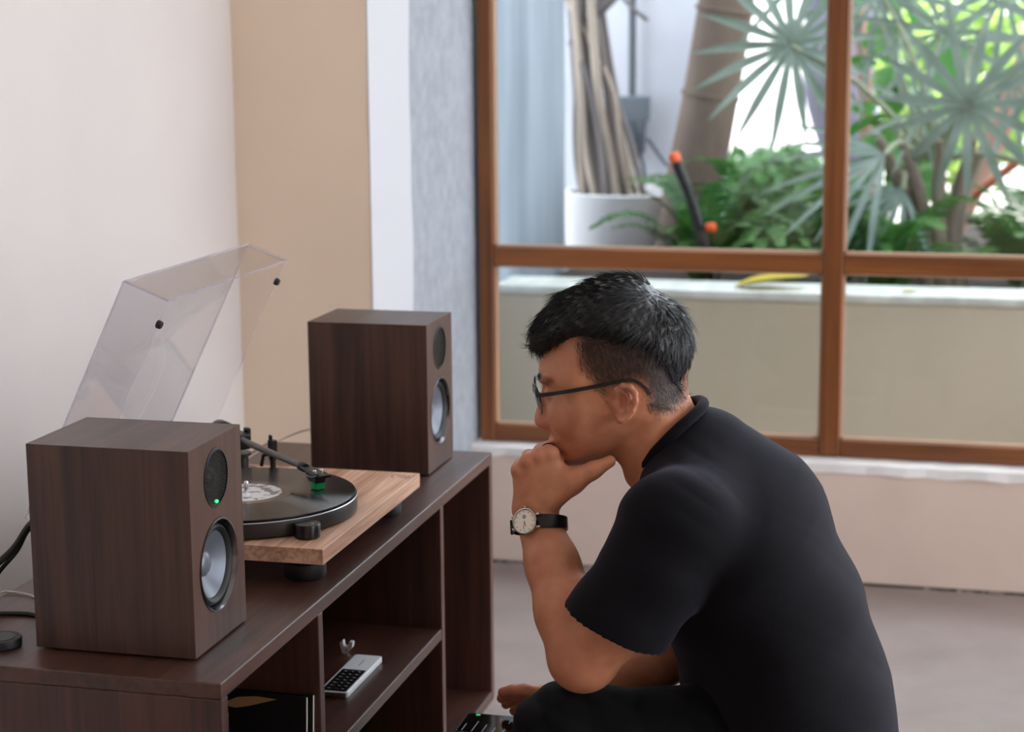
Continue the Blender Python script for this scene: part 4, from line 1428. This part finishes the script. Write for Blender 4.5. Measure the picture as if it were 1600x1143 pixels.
    x0, x1, y0, y1, z0, z1 = -.7065, -.5565, 2.4157, 2.4922, .2815, .2895
    def rr(x0, x1, y0, y1, r, z):
        o = []
        for cx, cy, a in ((x1 - r, y1 - r, 0), (x0 + r, y1 - r, 90), (x0 + r, y0 + r, 180), (x1 - r, y0 + r, 270)):
            for k in range(7):
                tt = math.radians(a + 15 * k)
                o.append((cx + r * math.cos(tt), cy + r * math.sin(tt), z))
        return o
    MB().prism(rr(x0, x1, y0, y1, .009, z0), (0, 0, z1 - z0)).build('case', 'phone_rim', p, smooth=40, bevel=.0012)
    MB().prism(rr(x0 + .002, x1 - .002, y0 + .002, y1 - .002, .0075, z1 - .0003), (0, 0, .0006)).build('screen', 'screen', p)
    MB().lathe([(.0034, 0), (.0034, .0002)], (x0 + .0170, y1 - .0075, z1 + .0003), seg=20).build('green_icon', 'icon_green', p)
    rr_ = random.Random(11)
    m = MB()
    for i in range(9):
        xx = x0 + .009 + .0148 * i
        a = y0 + .006
        while a < y1 - .018:
            l = rr_.uniform(.016, .04)
            m.box(xx, xx + .0009, a, min(a + l, y1 - .014), z1 + .0003, z1 + .0004)
            a += l + rr_.uniform(.012, .04)
    m.build('text_lines', 'text_grey', p)
    # low stool under the sitter
    s = thing('low_stool', fw(.27, 0, 0), 'low round wooden stool beneath the seated person', 'stool')
    c = fw(.27, 0, 0)
    MB().lathe([(.150, .142), (.160, .150), (.160, .168), (.152, .176)], (c.x, c.y, 0), seg=48).build('seat', 'cabinet_y', s, smooth=40)
    for k in range(4):
        q = math.pi / 4 + k * math.pi / 2
        MB().tube([(c.x + .115 * math.cos(q), c.y + .115 * math.sin(q), .145), (c.x + .14 * math.cos(q), c.y + .14 * math.sin(q), 0)], [.017, .013], 12).build('leg', 'cabinet_z', s, smooth=40)
M['lens'] = clear('lens_glass', (.97, .97, .98, 1), 1.5)
M['steel_warm'] = pm('steel_warm', srgb(190, 182, 174), .22, 1.)
M['dial'] = pm('dial', srgb(252, 240, 226), .4)
M['phone_rim'] = pm('phone_rim', srgb(150, 140, 134), .25, .9)
M['screen'] = pm('screen', srgb(8, 9, 11), .08)
M['icon_green'] = pm('icon_green', srgb(20, 170, 90), .4, emit=.35)
M['text_grey'] = pm('text_grey', srgb(120, 130, 140), .4, emit=.25)
make_worn()
# ------------------------------------------------------------------ the garden outside
M['paving'] = pm('paving', srgb(196, 190, 182), .8, col2=srgb(176, 170, 162), vscale=3)
M['soil'] = pm('soil', srgb(62, 50, 40), .95, col2=srgb(40, 33, 27), vscale=20, bump=.6, bscale=40)
M['planter_face'] = pm('planter_face', srgb(206, 194, 174), .8, col2=srgb(196, 184, 163), vscale=2.5, bump=.1, bscale=12)
M['coping'] = pm('coping', srgb(224, 226, 220), .7, col2=srgb(196, 198, 190), vscale=14, lo=.3, hi=.6, bump=.3, bscale=40)
M['ext_concrete'] = pm('ext_concrete', srgb(122, 132, 144), .8, col2=srgb(158, 168, 180), vscale=3.2, stretch=(1.5, 1.5, .25), detail=7, lo=.3, hi=.7, bump=.2, bscale=20)
M['ext_white'] = pm('ext_white', srgb(214, 216, 224), .85, col2=srgb(192, 194, 206), vscale=2.4, lo=.35, hi=.7)
M['pot'] = pm('pot_white', srgb(246, 244, 246), .7, col2=srgb(238, 236, 238), vscale=5, bump=.1, bscale=30)
M['root_tan'] = pm('root_tan', srgb(206, 190, 174), .85, col2=srgb(160, 145, 132), vscale=14, stretch=(1, 1, .2), bump=.5, bscale=60)
M['root_dark'] = pm('root_dark', srgb(104, 98, 100), .9, col2=srgb(138, 130, 128), vscale=10, stretch=(1, 1, .2), bump=.5, bscale=50)
M['palm_trunk'] = pm('palm_trunk', srgb(130, 112, 100), .9, col2=srgb(106, 90, 82), vscale=8, stretch=(1, 1, .3), bump=.4, bscale=40)
M['fibre'] = pm('palm_fibre', srgb(150, 136, 120), .9, col2=srgb(104, 94, 84), vscale=18, stretch=(1, 1, .15), bump=.5, bscale=70)
M['grey_trunk'] = pm('grey_trunk', srgb(158, 156, 176), .8, col2=srgb(138, 136, 154), vscale=4, bump=.2, bscale=14)
M['pink_stem'] = pm('pink_stem', srgb(190, 146, 130), .8, col2=srgb(168, 124, 110), vscale=6, bump=.2, bscale=20)
M['rust_rod'] = pm('rust_rod', srgb(196, 98, 72), .6, col2=srgb(170, 84, 62), vscale=12)
M['meter_grey'] = pm('meter_grey', srgb(94, 104, 114), .5)
M['meter_dark'] = pm('meter_dark', srgb(74, 84, 94), .3)
M['orange'] = pm('orange_cap', srgb(240, 96, 44), .45)
M['yellow_leaf'] = pm('yellow_leaf', srgb(206, 178, 52), .6, col2=srgb(168, 160, 48), vscale=9)
def leaf_mat(name, c1, c2, tr=.35, rough=.45):
    m, nt, p = nodes_of(name)
    L = nt.links
    tc = nt.nodes.new('ShaderNodeTexCoord')
    n = nt.nodes.new('ShaderNodeTexNoise')
    n.inputs['Scale'].default_value = 7
    L.new(tc.outputs['Object'], n.inputs['Vector'])
    r = nt.nodes.new('ShaderNodeValToRGB')
    r.color_ramp.elements[0].position = .35
    r.color_ramp.elements[1].position = .65
    r.color_ramp.elements[0].color = c1
    r.color_ramp.elements[1].color = c2
    L.new(n.outputs['Fac'], r.inputs['Fac'])
    L.new(r.outputs['Color'], p.inputs['Base Color'])
    p.inputs['Roughness'].default_value = rough
    t = nt.nodes.new('ShaderNodeBsdfTranslucent')
    L.new(r.outputs['Color'], t.inputs[0])
    mx = nt.nodes.new('ShaderNodeMixShader')
    mx.inputs[0].default_value = tr
    L.new(p.outputs[0], mx.inputs[1])
    L.new(t.outputs[0], mx.inputs[2])
    L.new(mx.outputs[0], nt.nodes['Material Output'].inputs[0])
    return m
M['fan'] = leaf_mat('fan_leaf', srgb(112, 134, 122), srgb(148, 166, 156), .25)
M['fern'] = leaf_mat('fern_green', srgb(40, 90, 38), srgb(84, 136, 56), .4)
M['broad'] = leaf_mat('broad_green', srgb(58, 124, 52), srgb(94, 160, 70), .4)
M['bright'] = leaf_mat('sunlit_green', srgb(132, 172, 78), srgb(178, 204, 112), .45)
M['dark_leaf'] = leaf_mat('dark_green', srgb(40, 76, 42), srgb(66, 104, 58), .3)

def make_garden_setting():
    struct(MB().box(-30, 30, 4.42, 60, -.14, -.02).build('ground', 'paving'))
    struct(MB().box(-1.3, 4.5, 4.9, 5.06, -.02, .552).build('wall_planter', 'planter_face', bevel=.006))
    struct(MB().box(-1.3, 4.5, 4.89, 5.085, .552, .575).build('trim_5', 'coping', bevel=.005))
    struct(MB().box(-1.3, 4.5, 5.085, 7.4, -.02, .50).build('planting_bed', 'soil'))
    struct(MB().box(-1.75, -1.30, 4.42, 5.78, -.02, 1.9).build('wall_garden', 'ext_concrete'))
    struct(MB().box(-3.2, -.93, 6.62, 6.8, -.02, 2.2).build('wall_yard', 'ext_white'))
    struct(MB().box(-9, 6, 15, 15.3, -.02, 2.6).build('wall_street', 'wall_white'))

def wob(pts, amp, r):
    return [Vector(p) + Vector((r.uniform(-amp, amp), r.uniform(-amp, amp), r.uniform(-amp, amp) * .4)) for p in pts]

def make_pot_tree():
    r = random.Random(21)
    c = Vector((-1.190, 6.20, .50))
    t = thing('round_planter', c, 'large round off-white planter pot beyond the window', 'pot')
    MB().lathe([(.181, 0), (.195, .02), (.204, .208), (.208, .216), (.204, .220), (.190, .218), (.186, .185)], c, seg=64, cap1=False).build('pot', 'pot', t, smooth=35)
    MB().lathe([(.188, .186), (.0001, .192)], c, seg=40, cap0=False, cap1=False).build('soil', 'soil', t)
    b = c + Vector((-.088, 0, .185))
    tr = thing('fig_tree', b, 'grey tree with hanging aerial roots growing in the round planter', 'tree')
    MB().tube(spline(wob([b, b + Vector((-.035, .02, .25)), b + Vector((-.07, .03, .58)), b + Vector((-.08, .02, .95)), b + Vector((-.06, .0, 1.5)), b + Vector((-.04, 0, 1.9))], .008, r)), [.052 - .0004 * i for i in range(41)], 14).build('trunk', 'root_dark', tr, smooth=60)
    for i in range(16):
        q = i / 16 * 6.283
        x = .100 * math.cos(q) * r.uniform(.55, 1.2) + .018
        y = .07 * math.sin(q)
        top = Vector((-.075 + r.uniform(-.045, .055), y * .4, r.uniform(.5, 1.15)))
        pts = [b + Vector((x + .02, y, 0)), b + Vector((x * .85, y, .17)), b + Vector((x * .6 - .03, y * .8, .40)), b + top]
        MB().tube(spline(wob(pts, .012, r), 6), r.uniform(.007, .015), 8).build('aerial_root', 'root_tan' if i % 3 else 'root_dark', tr, smooth=60)
    MB().tube(spline([b + Vector((-.03, -.02, .60)), b + Vector((.05, 0, .68)), b + Vector((.13, 0, .79)), b + Vector((.27, .05, 1.1))]), .022, 10).build('branch', 'root_dark', tr, smooth=60)
    MB().tube(spline([b + Vector((.06, 0, .69)), b + Vector((.12, 0, .63)), b + Vector((.165, 0, .595))]), .007, 8).build('twig', 'root_dark', tr, smooth=60)

def make_meter():
    t = thing('meter_box', (-1.222, 6.57, .8), 'grey electric meter box with pipe on the pale outdoor wall', 'meter')
    MB().box(-1.272, -1.172, 6.52, 6.592, .93, 1.02).build('housing', 'meter_grey', t, bevel=.008)
    MB().lathe([(.045, 0), (.047, .01), (.044, .11), (.03, .135), (.022, .14)], (-1.228, 6.552, .94), (0, 0, -1), 24).build('meter_body', 'meter_dark', t, smooth=40)
    MB().tube([(-1.236, 6.578, 1.02), (-1.236, 6.578, 2.2)], .0135, 12).build('conduit', 'meter_dark', t, smooth=60)
    for pts in ([(-1.24, 6.575, .82), (-1.23, 6.57, .70), (-1.20, 6.57, .52)], [(-1.21, 6.575, .83), (-1.19, 6.57, .74), (-1.19, 6.57, .52)],
                [(-1.33, 6.57, 1.03), (-1.28, 6.57, .88), (-1.235, 6.57, .72), (-1.215, 6.57, .52)], [(-1.18, 6.575, .87), (-1.12, 6.57, .79), (-1.06, 6.57, .72), (-1.02, 6.57, .60)]):
        MB().tube(spline(pts), .007, 8).build('wire', 'meter_dark', t, smooth=60)

def make_trunks():
    t = thing('leaning_trunk', (-.945, 6.0, .5), 'thick leaning brown tree trunk beyond the white pot', 'tree trunk')
    b = Vector((-.965, 6.0, .48))
    d = Vector((.16, 0, 1)).normalized()
    pts = [b + d * (.28 * i) for i in range(11)]
    r = random.Random(2)
    MB().tube(wob(pts, .006, r), [.100, .094, .089, .088, .087, .086, .085, .085, .084, .083, .082], 22).build('trunk', 'palm_trunk', t, smooth=60)
    for i in range(9):
        q = b + d * (.3 + .27 * i)
        MB().lathe([(.094, -.006), (.0965, 0), (.094, .006)], q, d, 22, cap0=False, cap1=False).build('ring_scar', 'palm_trunk', t, smooth=60)
    t = thing('smooth_trunk', (-.5, 6.7, .5), 'broad smooth lavender-grey trunk behind the broad green leaves', 'tree trunk')
    MB().tube(spline([(-.44, 6.7, .45), (-.47, 6.7, .8), (-.53, 6.7, 1.1), (-.50, 6.72, 1.45), (-.42, 6.75, 2.2)], 6), [.07 + .055 * math.sin(min(i / 14, 1) * 1.6) for i in range(25)], 20).build('trunk', 'grey_trunk', t, smooth=60)
    MB().tube(spline([(-.52, 6.68, 1.12), (-.58, 6.65, 1.3), (-.66, 6.6, 1.7)]), [.055, .053, .05, .05, .048, .047, .046, .045, .044, .043, .042, .041, .04, .04, .04, .04, .04], 14).build('limb', 'grey_trunk', t, smooth=60)
    for k, (p, q, rad, lab) in enumerate((((-.16, 6.5, .48), (.17, 6.5, 1.35), .045, 'pinkish slanting stem behind the fan palm'),
                                          ((-.392, 6.47, .48), (-.485, 6.47, 1.6), .028, 'thin pinkish upright stem beside the smooth grey trunk'))):
        t = thing('pink_stem', p, lab, 'stem')
        MB().tube(spline([p, Vector(p).lerp(Vector(q), .5) + Vector((.02, 0, .01)), q], 6), [rad * (1 - .02 * i) for i in range(13)], 14).build('stem', 'pink_stem', t, smooth=60)
    t = thing('rust_rod', (-.0, 5.8, .6), 'straight rust-red rod slanting up among the plants', 'rod')
    MB().tube([(-.378, 5.80, .47), (.066, 5.80, .8495)], .0129, 12).lathe([(.0139, 0), (.0160, .006), (.0139, .014)], (.0605, 5.80, .8445), (.76, 0, .65), 14).build('rod', 'rust_rod', t, smooth=50)
    t = thing('hose_pipe', (-.79, 5.22, .5), 'black watering pipe with orange caps rising out of the ferns', 'pipe')
    MB().tube(spline([(-.729, 5.23, .49), (-.770, 5.22, .65), (-.813, 5.22, .787), (-.855, 5.22, .888)]), .0155, 12).build('pipe', 'black_satin', t, smooth=60)
    MB().lathe([(.012, 0), (.0165, .004), (.0165, .024), (.010, .030)], (-.855, 5.22, .886), (-.3, 0, .95), 18).build('cap', 'orange', t, smooth=40)
    MB().tube([(-.788, 5.22, .709), (-.760, 5.20, .709)], .006, 8).build('side_pipe', 'black_satin', t, smooth=60)
    MB().lathe([(.011, 0), (.0135, .004), (.0135, .022), (.008, .027)], (-.764, 5.202, .709), (1, -.3, 0), 18).build('cap', 'orange', t, smooth=40)

def blade(mb, o, d, n, L, w, droop):
    """one folded leaf blade from o along d"""
    s = d.cross(n).normalized()
    V, F = [], []
    for i in range(6):
        t = i / 5
        p = o + d * (L * t) + Vector((0, 0, -1)) * (droop * L * t * t)
        ww = w * (.25 + 1.5 * t * (1 - t) * 1.6) * (1 - t ** 6) * .5
        V += [p - s * ww + n * ww * .45, p, p + s * ww + n * ww * .45]
    for i in range(5):
        a = 3 * i
        F += [(a, a + 1, a + 4, a + 3), (a + 1, a + 2, a + 5, a + 4)]
    mb.add(V, F)

def fan_leaf(t, hub, out, nrm, R, nb, spread, w, droop, base, rr, rev=0):
    out, nrm = Vector(out).normalized(), Vector(nrm).normalized()
    nrm = (nrm - out * nrm.dot(out)).normalized()
    s = nrm.cross(out)
    m = MB()
    hub = Vector(hub)
    for i in range(nb):
        q = math.radians(spread) * (i / (nb - 1) - .5) * 2
        d = (out * math.cos(q) + s * math.sin(q) + nrm * rr.uniform(-.10, .10)).normalized()
        blade(m, hub, d, nrm, R * (1 - .22 * abs(q) / 3.2) * rr.uniform(.88, 1.08), w, droop * rr.uniform(.6, 1.3))
    leaf = m.build('fan_leaf', 'fan', t, smooth=50)
    MB().tube(spline([base, Vector(base).lerp(hub, .55) + Vector((0, 0, .04)), hub], 6), [.011 - .0004 * i for i in range(13)], 8).build('petiole', 'stalk', leaf, smooth=60)
M['stalk'] = pm('leaf_stalk', srgb(150, 158, 132), .5)

def make_fan_palm():
    rr = random.Random(5)
    base = Vector((-.13, 5.55, .48))
    t = thing('fan_palm', base, 'grey-green fan palm with spiky folded leaves outside the window', 'palm')
    for i in range(9):
        q = i / 9 * 6.283
        o = Vector((.06 * math.cos(q), .06 * math.sin(q), 0))
        MB().tube(spline([base + o, base + o * .8 + Vector((-.015, 0, .16)), base + o * 1.1 + Vector((-.03 + .03 * math.cos(q), 0, .32)), base + o * 1.8 + Vector((-.04 + .05 * math.cos(q), 0, .46))], 5),
                  [.030, .030, .029, .028, .027, .026, .024, .023, .021, .02, .019, .018, .016, .014, .012, .01], 10).build('leaf_base', 'fibre', t, smooth=60)
    cr = base + Vector((-.04, 0, .40))
    L = [((-.568, 5.50, 1.205), (-.85, -.1, .05), (.1, -1, .25), .34, 17, 165, .034, .10),
         ((-.069, 5.40, 1.040), (.45, -.2, .65), (-.1, -1, .2), .33, 15, 165, .036, .10),
         ((-.290, 5.36, .905), (-.85, -.2, -.35), (-.1, -.75, .6), .36, 9, 60, .026, .15),
         ((-.330, 5.62, 1.36), (-.2, -.1, -.6), (.0, -1, .1), .36, 12, 120, .024, .10),
         ((.020, 5.70, 1.36), (-.3, .1, -.6), (-.1, -1, .1), .42, 13, 130, .026, .10),
         ((-.150, 5.62, 1.24), (-.3, -.1, .8), (.2, -1, .1), .32, 11, 140, .024, .10),
         ((.210, 5.40, 1.22), (-.5, 0, .3), (-.3, -1, .1), .34, 13, 165, .030, .10),
         ((.160, 5.45, .84), (.8, -.1, -.05), (-.1, -.8, .5), .36, 10, 90, .026, .18),
         ((-.240, 5.45, .80), (-.5, -.3, -.6), (.0, -.8, .5), .28, 7, 60, .024, .12),
         ((-.45, 5.75, 1.50), (-.3, 0, -.5), (.0, -1, .2), .40, 11, 110, .026, .15),
         ((.05, 5.50, 1.12), (.1, -.1, -.8), (.2, -1, .3), .30, 9, 80, .022, .05),
         ((-.20, 5.50, 1.02), (-.3, -.2, .4), (.5, -1, .3), .26, 8, 150, .020, .05)]
    for hub, out, nrm, R, nb, sp, w, dr in L:
        fan_leaf(t, hub, out, nrm, R, nb, sp, w, dr, cr + Vector((rr.uniform(-.05, .05), 0, 0)), rr)

def frond_mesh(r, L, arch):
    m = MB()
    pts = []
    n = 16
    for i in range(n + 1):
        t = i / n
        pts.append(Vector((L * (t - .18 * arch * t * t), 0, L * arch * (1.5 * t - 1.25 * t * t))))
    m.tube(pts, [.0022 * (1 - .7 * i / n) for i in range(n + 1)], 5)
    for i in range(2, n * 3):
        t = i / (n * 3)
        k = t * n
        a = pts[int(k)].lerp(pts[min(int(k) + 1, n)], k - int(k))
        tan = (pts[min(int(k) + 1, n)] - pts[max(int(k) - 1, 0)]).normalized()
        ln = L * .17 * math.sin(min(1, t * 3.2) * 1.57) * (1 - t) ** .6 + .006
        for s in (-1, 1):
            d = (Vector((0, s, 0)) + tan * .35 + Vector((0, 0, r.uniform(-.35, .05)))).normalized()
            w = tan * (.0052)
            m.add([a - w * .5, a + d * ln * .5 - w, a + d * ln, a + d * ln * .5 + w * .8, a + w * .5], [(0, 1, 2, 3, 4)])
    return m

def make_ferns():
    r = random.Random(17)
    variants = []
    for k in range(5):
        m = frond_mesh(r, r.uniform(.32, .44), r.uniform(.55, .95))
        o = m.build('frond', 'fern', None, smooth=50, origin=(0, 0, 0))
        variants.append(o.data)
        bpy.data.objects.remove(o)
    spots = [((-.80, 5.42, .50), 24, 'bushy green fern spilling beside the black watering pipe'),
             ((-.58, 5.40, .50), 26, 'bushy green fern growing left of the window mullion'),
             ((-.42, 5.62, .50), 22, 'dark green fern half hidden behind the window mullion'),
             ((-.70, 5.80, .50), 20, 'green fern at the foot of the leaning trunk'),
             ((.10, 5.60, .50), 22, 'dark green fern right of the fan palm stems'),
             ((-.28, 5.30, .50), 14, 'low green fern in front of the fan palm stems'),
             ((.26, 5.90, .50), 22, 'tall dark fern behind the rust-red rod')]
    # every frond is turned until it clears trunks, pipes, palm leaves and, as far as it can, the next fern
    bpy.context.view_layer.update()
    solid = ('leaning_trunk', 'hose_pipe', 'rust_rod', 'fan_palm', 'round_planter', 'fig_tree', 'smooth_trunk', 'pink_stem', 'broadleaf_shrub', 'wall_planter', 'trim_5')
    sv, sf = [], []
    for o in SC.objects:
        q = o
        while q.parent:
            q = q.parent
        if o.type == 'MESH' and q.name.split('.')[0] in solid:
            k = len(sv)
            sv += [o.matrix_world @ v.co for v in o.data.vertices]
            sf += [tuple(i + k for i in p.vertices) for p in o.data.polygons]
    wall = BVHTree.FromPolygons(sv, sf)
    shape = {m.name: ([v.co.copy() for v in m.vertices], [tuple(p.vertices) for p in m.polygons]) for m in variants}
    grown = []
    for loc, n, lab in spots:
        t = thing('fern', loc, lab, 'fern', 'ferns in the planting bed')
        mine = []
        for i in range(n):
            me = r.choice(variants)
            vs, fs = shape[me.name]
            best = None
            for k in range(45):
                az = i * 2.4 + r.uniform(-.3, .3) * (1 + .25 * k)
                e = (r.uniform(-.25, .25), -r.uniform(.05, .75) - .012 * k, az)
                p = Vector((.02 * math.cos(az), .02 * math.sin(az), r.uniform(-.005, .03)))
                s = r.uniform(.75, 1.2) * (1 - .013 * k)
                mt = Matrix.Translation(Vector(loc) + p) @ Euler(e).to_matrix().to_4x4() @ Matrix.Scale(s, 4)
                w = [mt @ v for v in vs]
                b = BVHTree.FromPolygons(w, fs)
                c = 100 * len(b.overlap(wall)) + sum(len(b.overlap(g)) for g in grown)
                if best is None or c < best[0]:
                    best = (c, e, p, s, b)
                if c == 0:
                    break
            c, e, p, s, b = best
            mine.append(b)
            o = bpy.data.objects.new('frond', me)
            COL.objects.link(o)
            o.parent = t
            o.rotation_euler = e
            o.location = p
            o.scale = (s, s, s)
            OFF[o.name] = Vector(loc)
        grown += mine

def leaf_mesh(L, w, fold=.25, curl=.2):
    m = MB()
    V, F = [], []
    n = 8
    for i in range(n + 1):
        t = i / n
        x = L * t
        ww = w * math.sin(math.pi * t ** .8) ** .85 * .5 + .0005
        z = -curl * L * t * t
        V += [(x, -ww, z + fold * ww), (x, 0, z), (x, ww, z + fold * ww)]
    for i in range(n):
        a = 3 * i
        F += [(a, a + 1, a + 4, a + 3), (a + 1, a + 2, a + 5, a + 4)]
    m.add(V, F)
    return m

def make_broadleaf():
    r = random.Random(31)
    o = leaf_mesh(.20, .125).build('broad_leaf', 'broad', None, smooth=50, origin=(0, 0, 0))
    me = o.data
    bpy.data.objects.remove(o)
    base = Vector((-.24, 6.05, .48))
    t = thing('broadleaf_shrub', base, 'shrub with broad bright-green leaves behind the fan palm', 'shrub')
    MB().tube(spline([base, base + Vector((-.03, 0, .3)), base + Vector((-.06, .02, .62)), base + Vector((-.05, .02, 1.0))]), .012, 8).build('stem', 'stalk', t, smooth=60)
    for i in range(30):
        z = r.uniform(.28, 1.0)
        az = r.uniform(0, 6.283)
        l = bpy.data.objects.new('broad_leaf', me)
        COL.objects.link(l)
        l.parent = t
        l.location = (-.05 + .05 * math.cos(az) + r.uniform(-.10, .10), .05 * math.sin(az), z)
        l.rotation_euler = (r.uniform(-.5, .5), r.uniform(.0, 1.0), az)
        s = r.uniform(.7, 1.15)
        l.scale = (s, s, s)
        OFF[l.name] = base
    # leafy trees further off, in the sun
    for k, (c, rad, n, mat, lab) in enumerate((((1.3, 10.5, 0), .95, 2600, 'bright', 'sunlit yellow-green tree far beyond the fan palm'),
                                               ((-.15, 9.2, 0), .55, 1500, 'bright', 'sunlit light-green bush between fan palm and street wall'),
                                               ((.75, 8.2, 0), .50, 1500, 'dark_leaf', 'dark green bush behind the rust-red rod'),
                                               ((-1.05, 9.6, 0), .33, 900, 'dark_leaf', 'low dark hedge bush in front of the white street wall'))):
        t = thing('leafy_tree' if k < 1 else 'bush', c, lab, 'tree' if k < 1 else 'bush')
        hc = (1.35, .95, .55, .38)[k]
        MB().tube([c, (c[0], c[1], hc)], .04, 10).build('trunk', 'root_dark', t, smooth=60)
        m = MB()
        for i in range(n):
            v = Vector((r.gauss(0, 1), r.gauss(0, 1), r.gauss(0, 1))).normalized() * rad * r.uniform(.45, 1.0)
            p = Vector((c[0], c[1], hc)) + Vector((v.x, v.y, v.z * .85))
            if p.z < .02:
                p.z = .05
            d = Vector((r.uniform(-1, 1), r.uniform(-1, 1), r.uniform(-.6, .8))).normalized()
            s = d.orthogonal().normalized() * .03
            m.add([p, p + d * .05 + s, p + d * .12, p + d * .05 - s], [(0, 1, 2, 3)])
        f = m.build('foliage', mat, t)
        f['kind'] = 'stuff'
    # fallen leaves on the coping
    def fallen(c, L, w, rz, tilt, curl, lab):
        m = leaf_mesh(L, w, .3, curl)
        R = Matrix.Rotation(rz, 3, 'Z') @ Matrix.Rotation(tilt, 3, 'Y') 
        m.v = [tuple(Vector(c) + R @ Vector(p)) for p in m.v]
        tag(m.build('fallen_leaf', 'yellow_leaf', None, smooth=50), lab, 'leaf', 'leaves fallen on the planter wall')
    fallen((-.655, 4.955, .577), .205, .10, .12, -.16, -.0, 'large yellow leaf lying on the white coping')
    fallen((-.215, 4.94, .577), .05, .022, .4, -.1, .1, 'small curled yellow leaf on the coping right of the mullion')
make_garden_setting()
make_pot_tree()
make_meter()
make_trunks()
make_fan_palm()
make_broadleaf()
make_ferns()
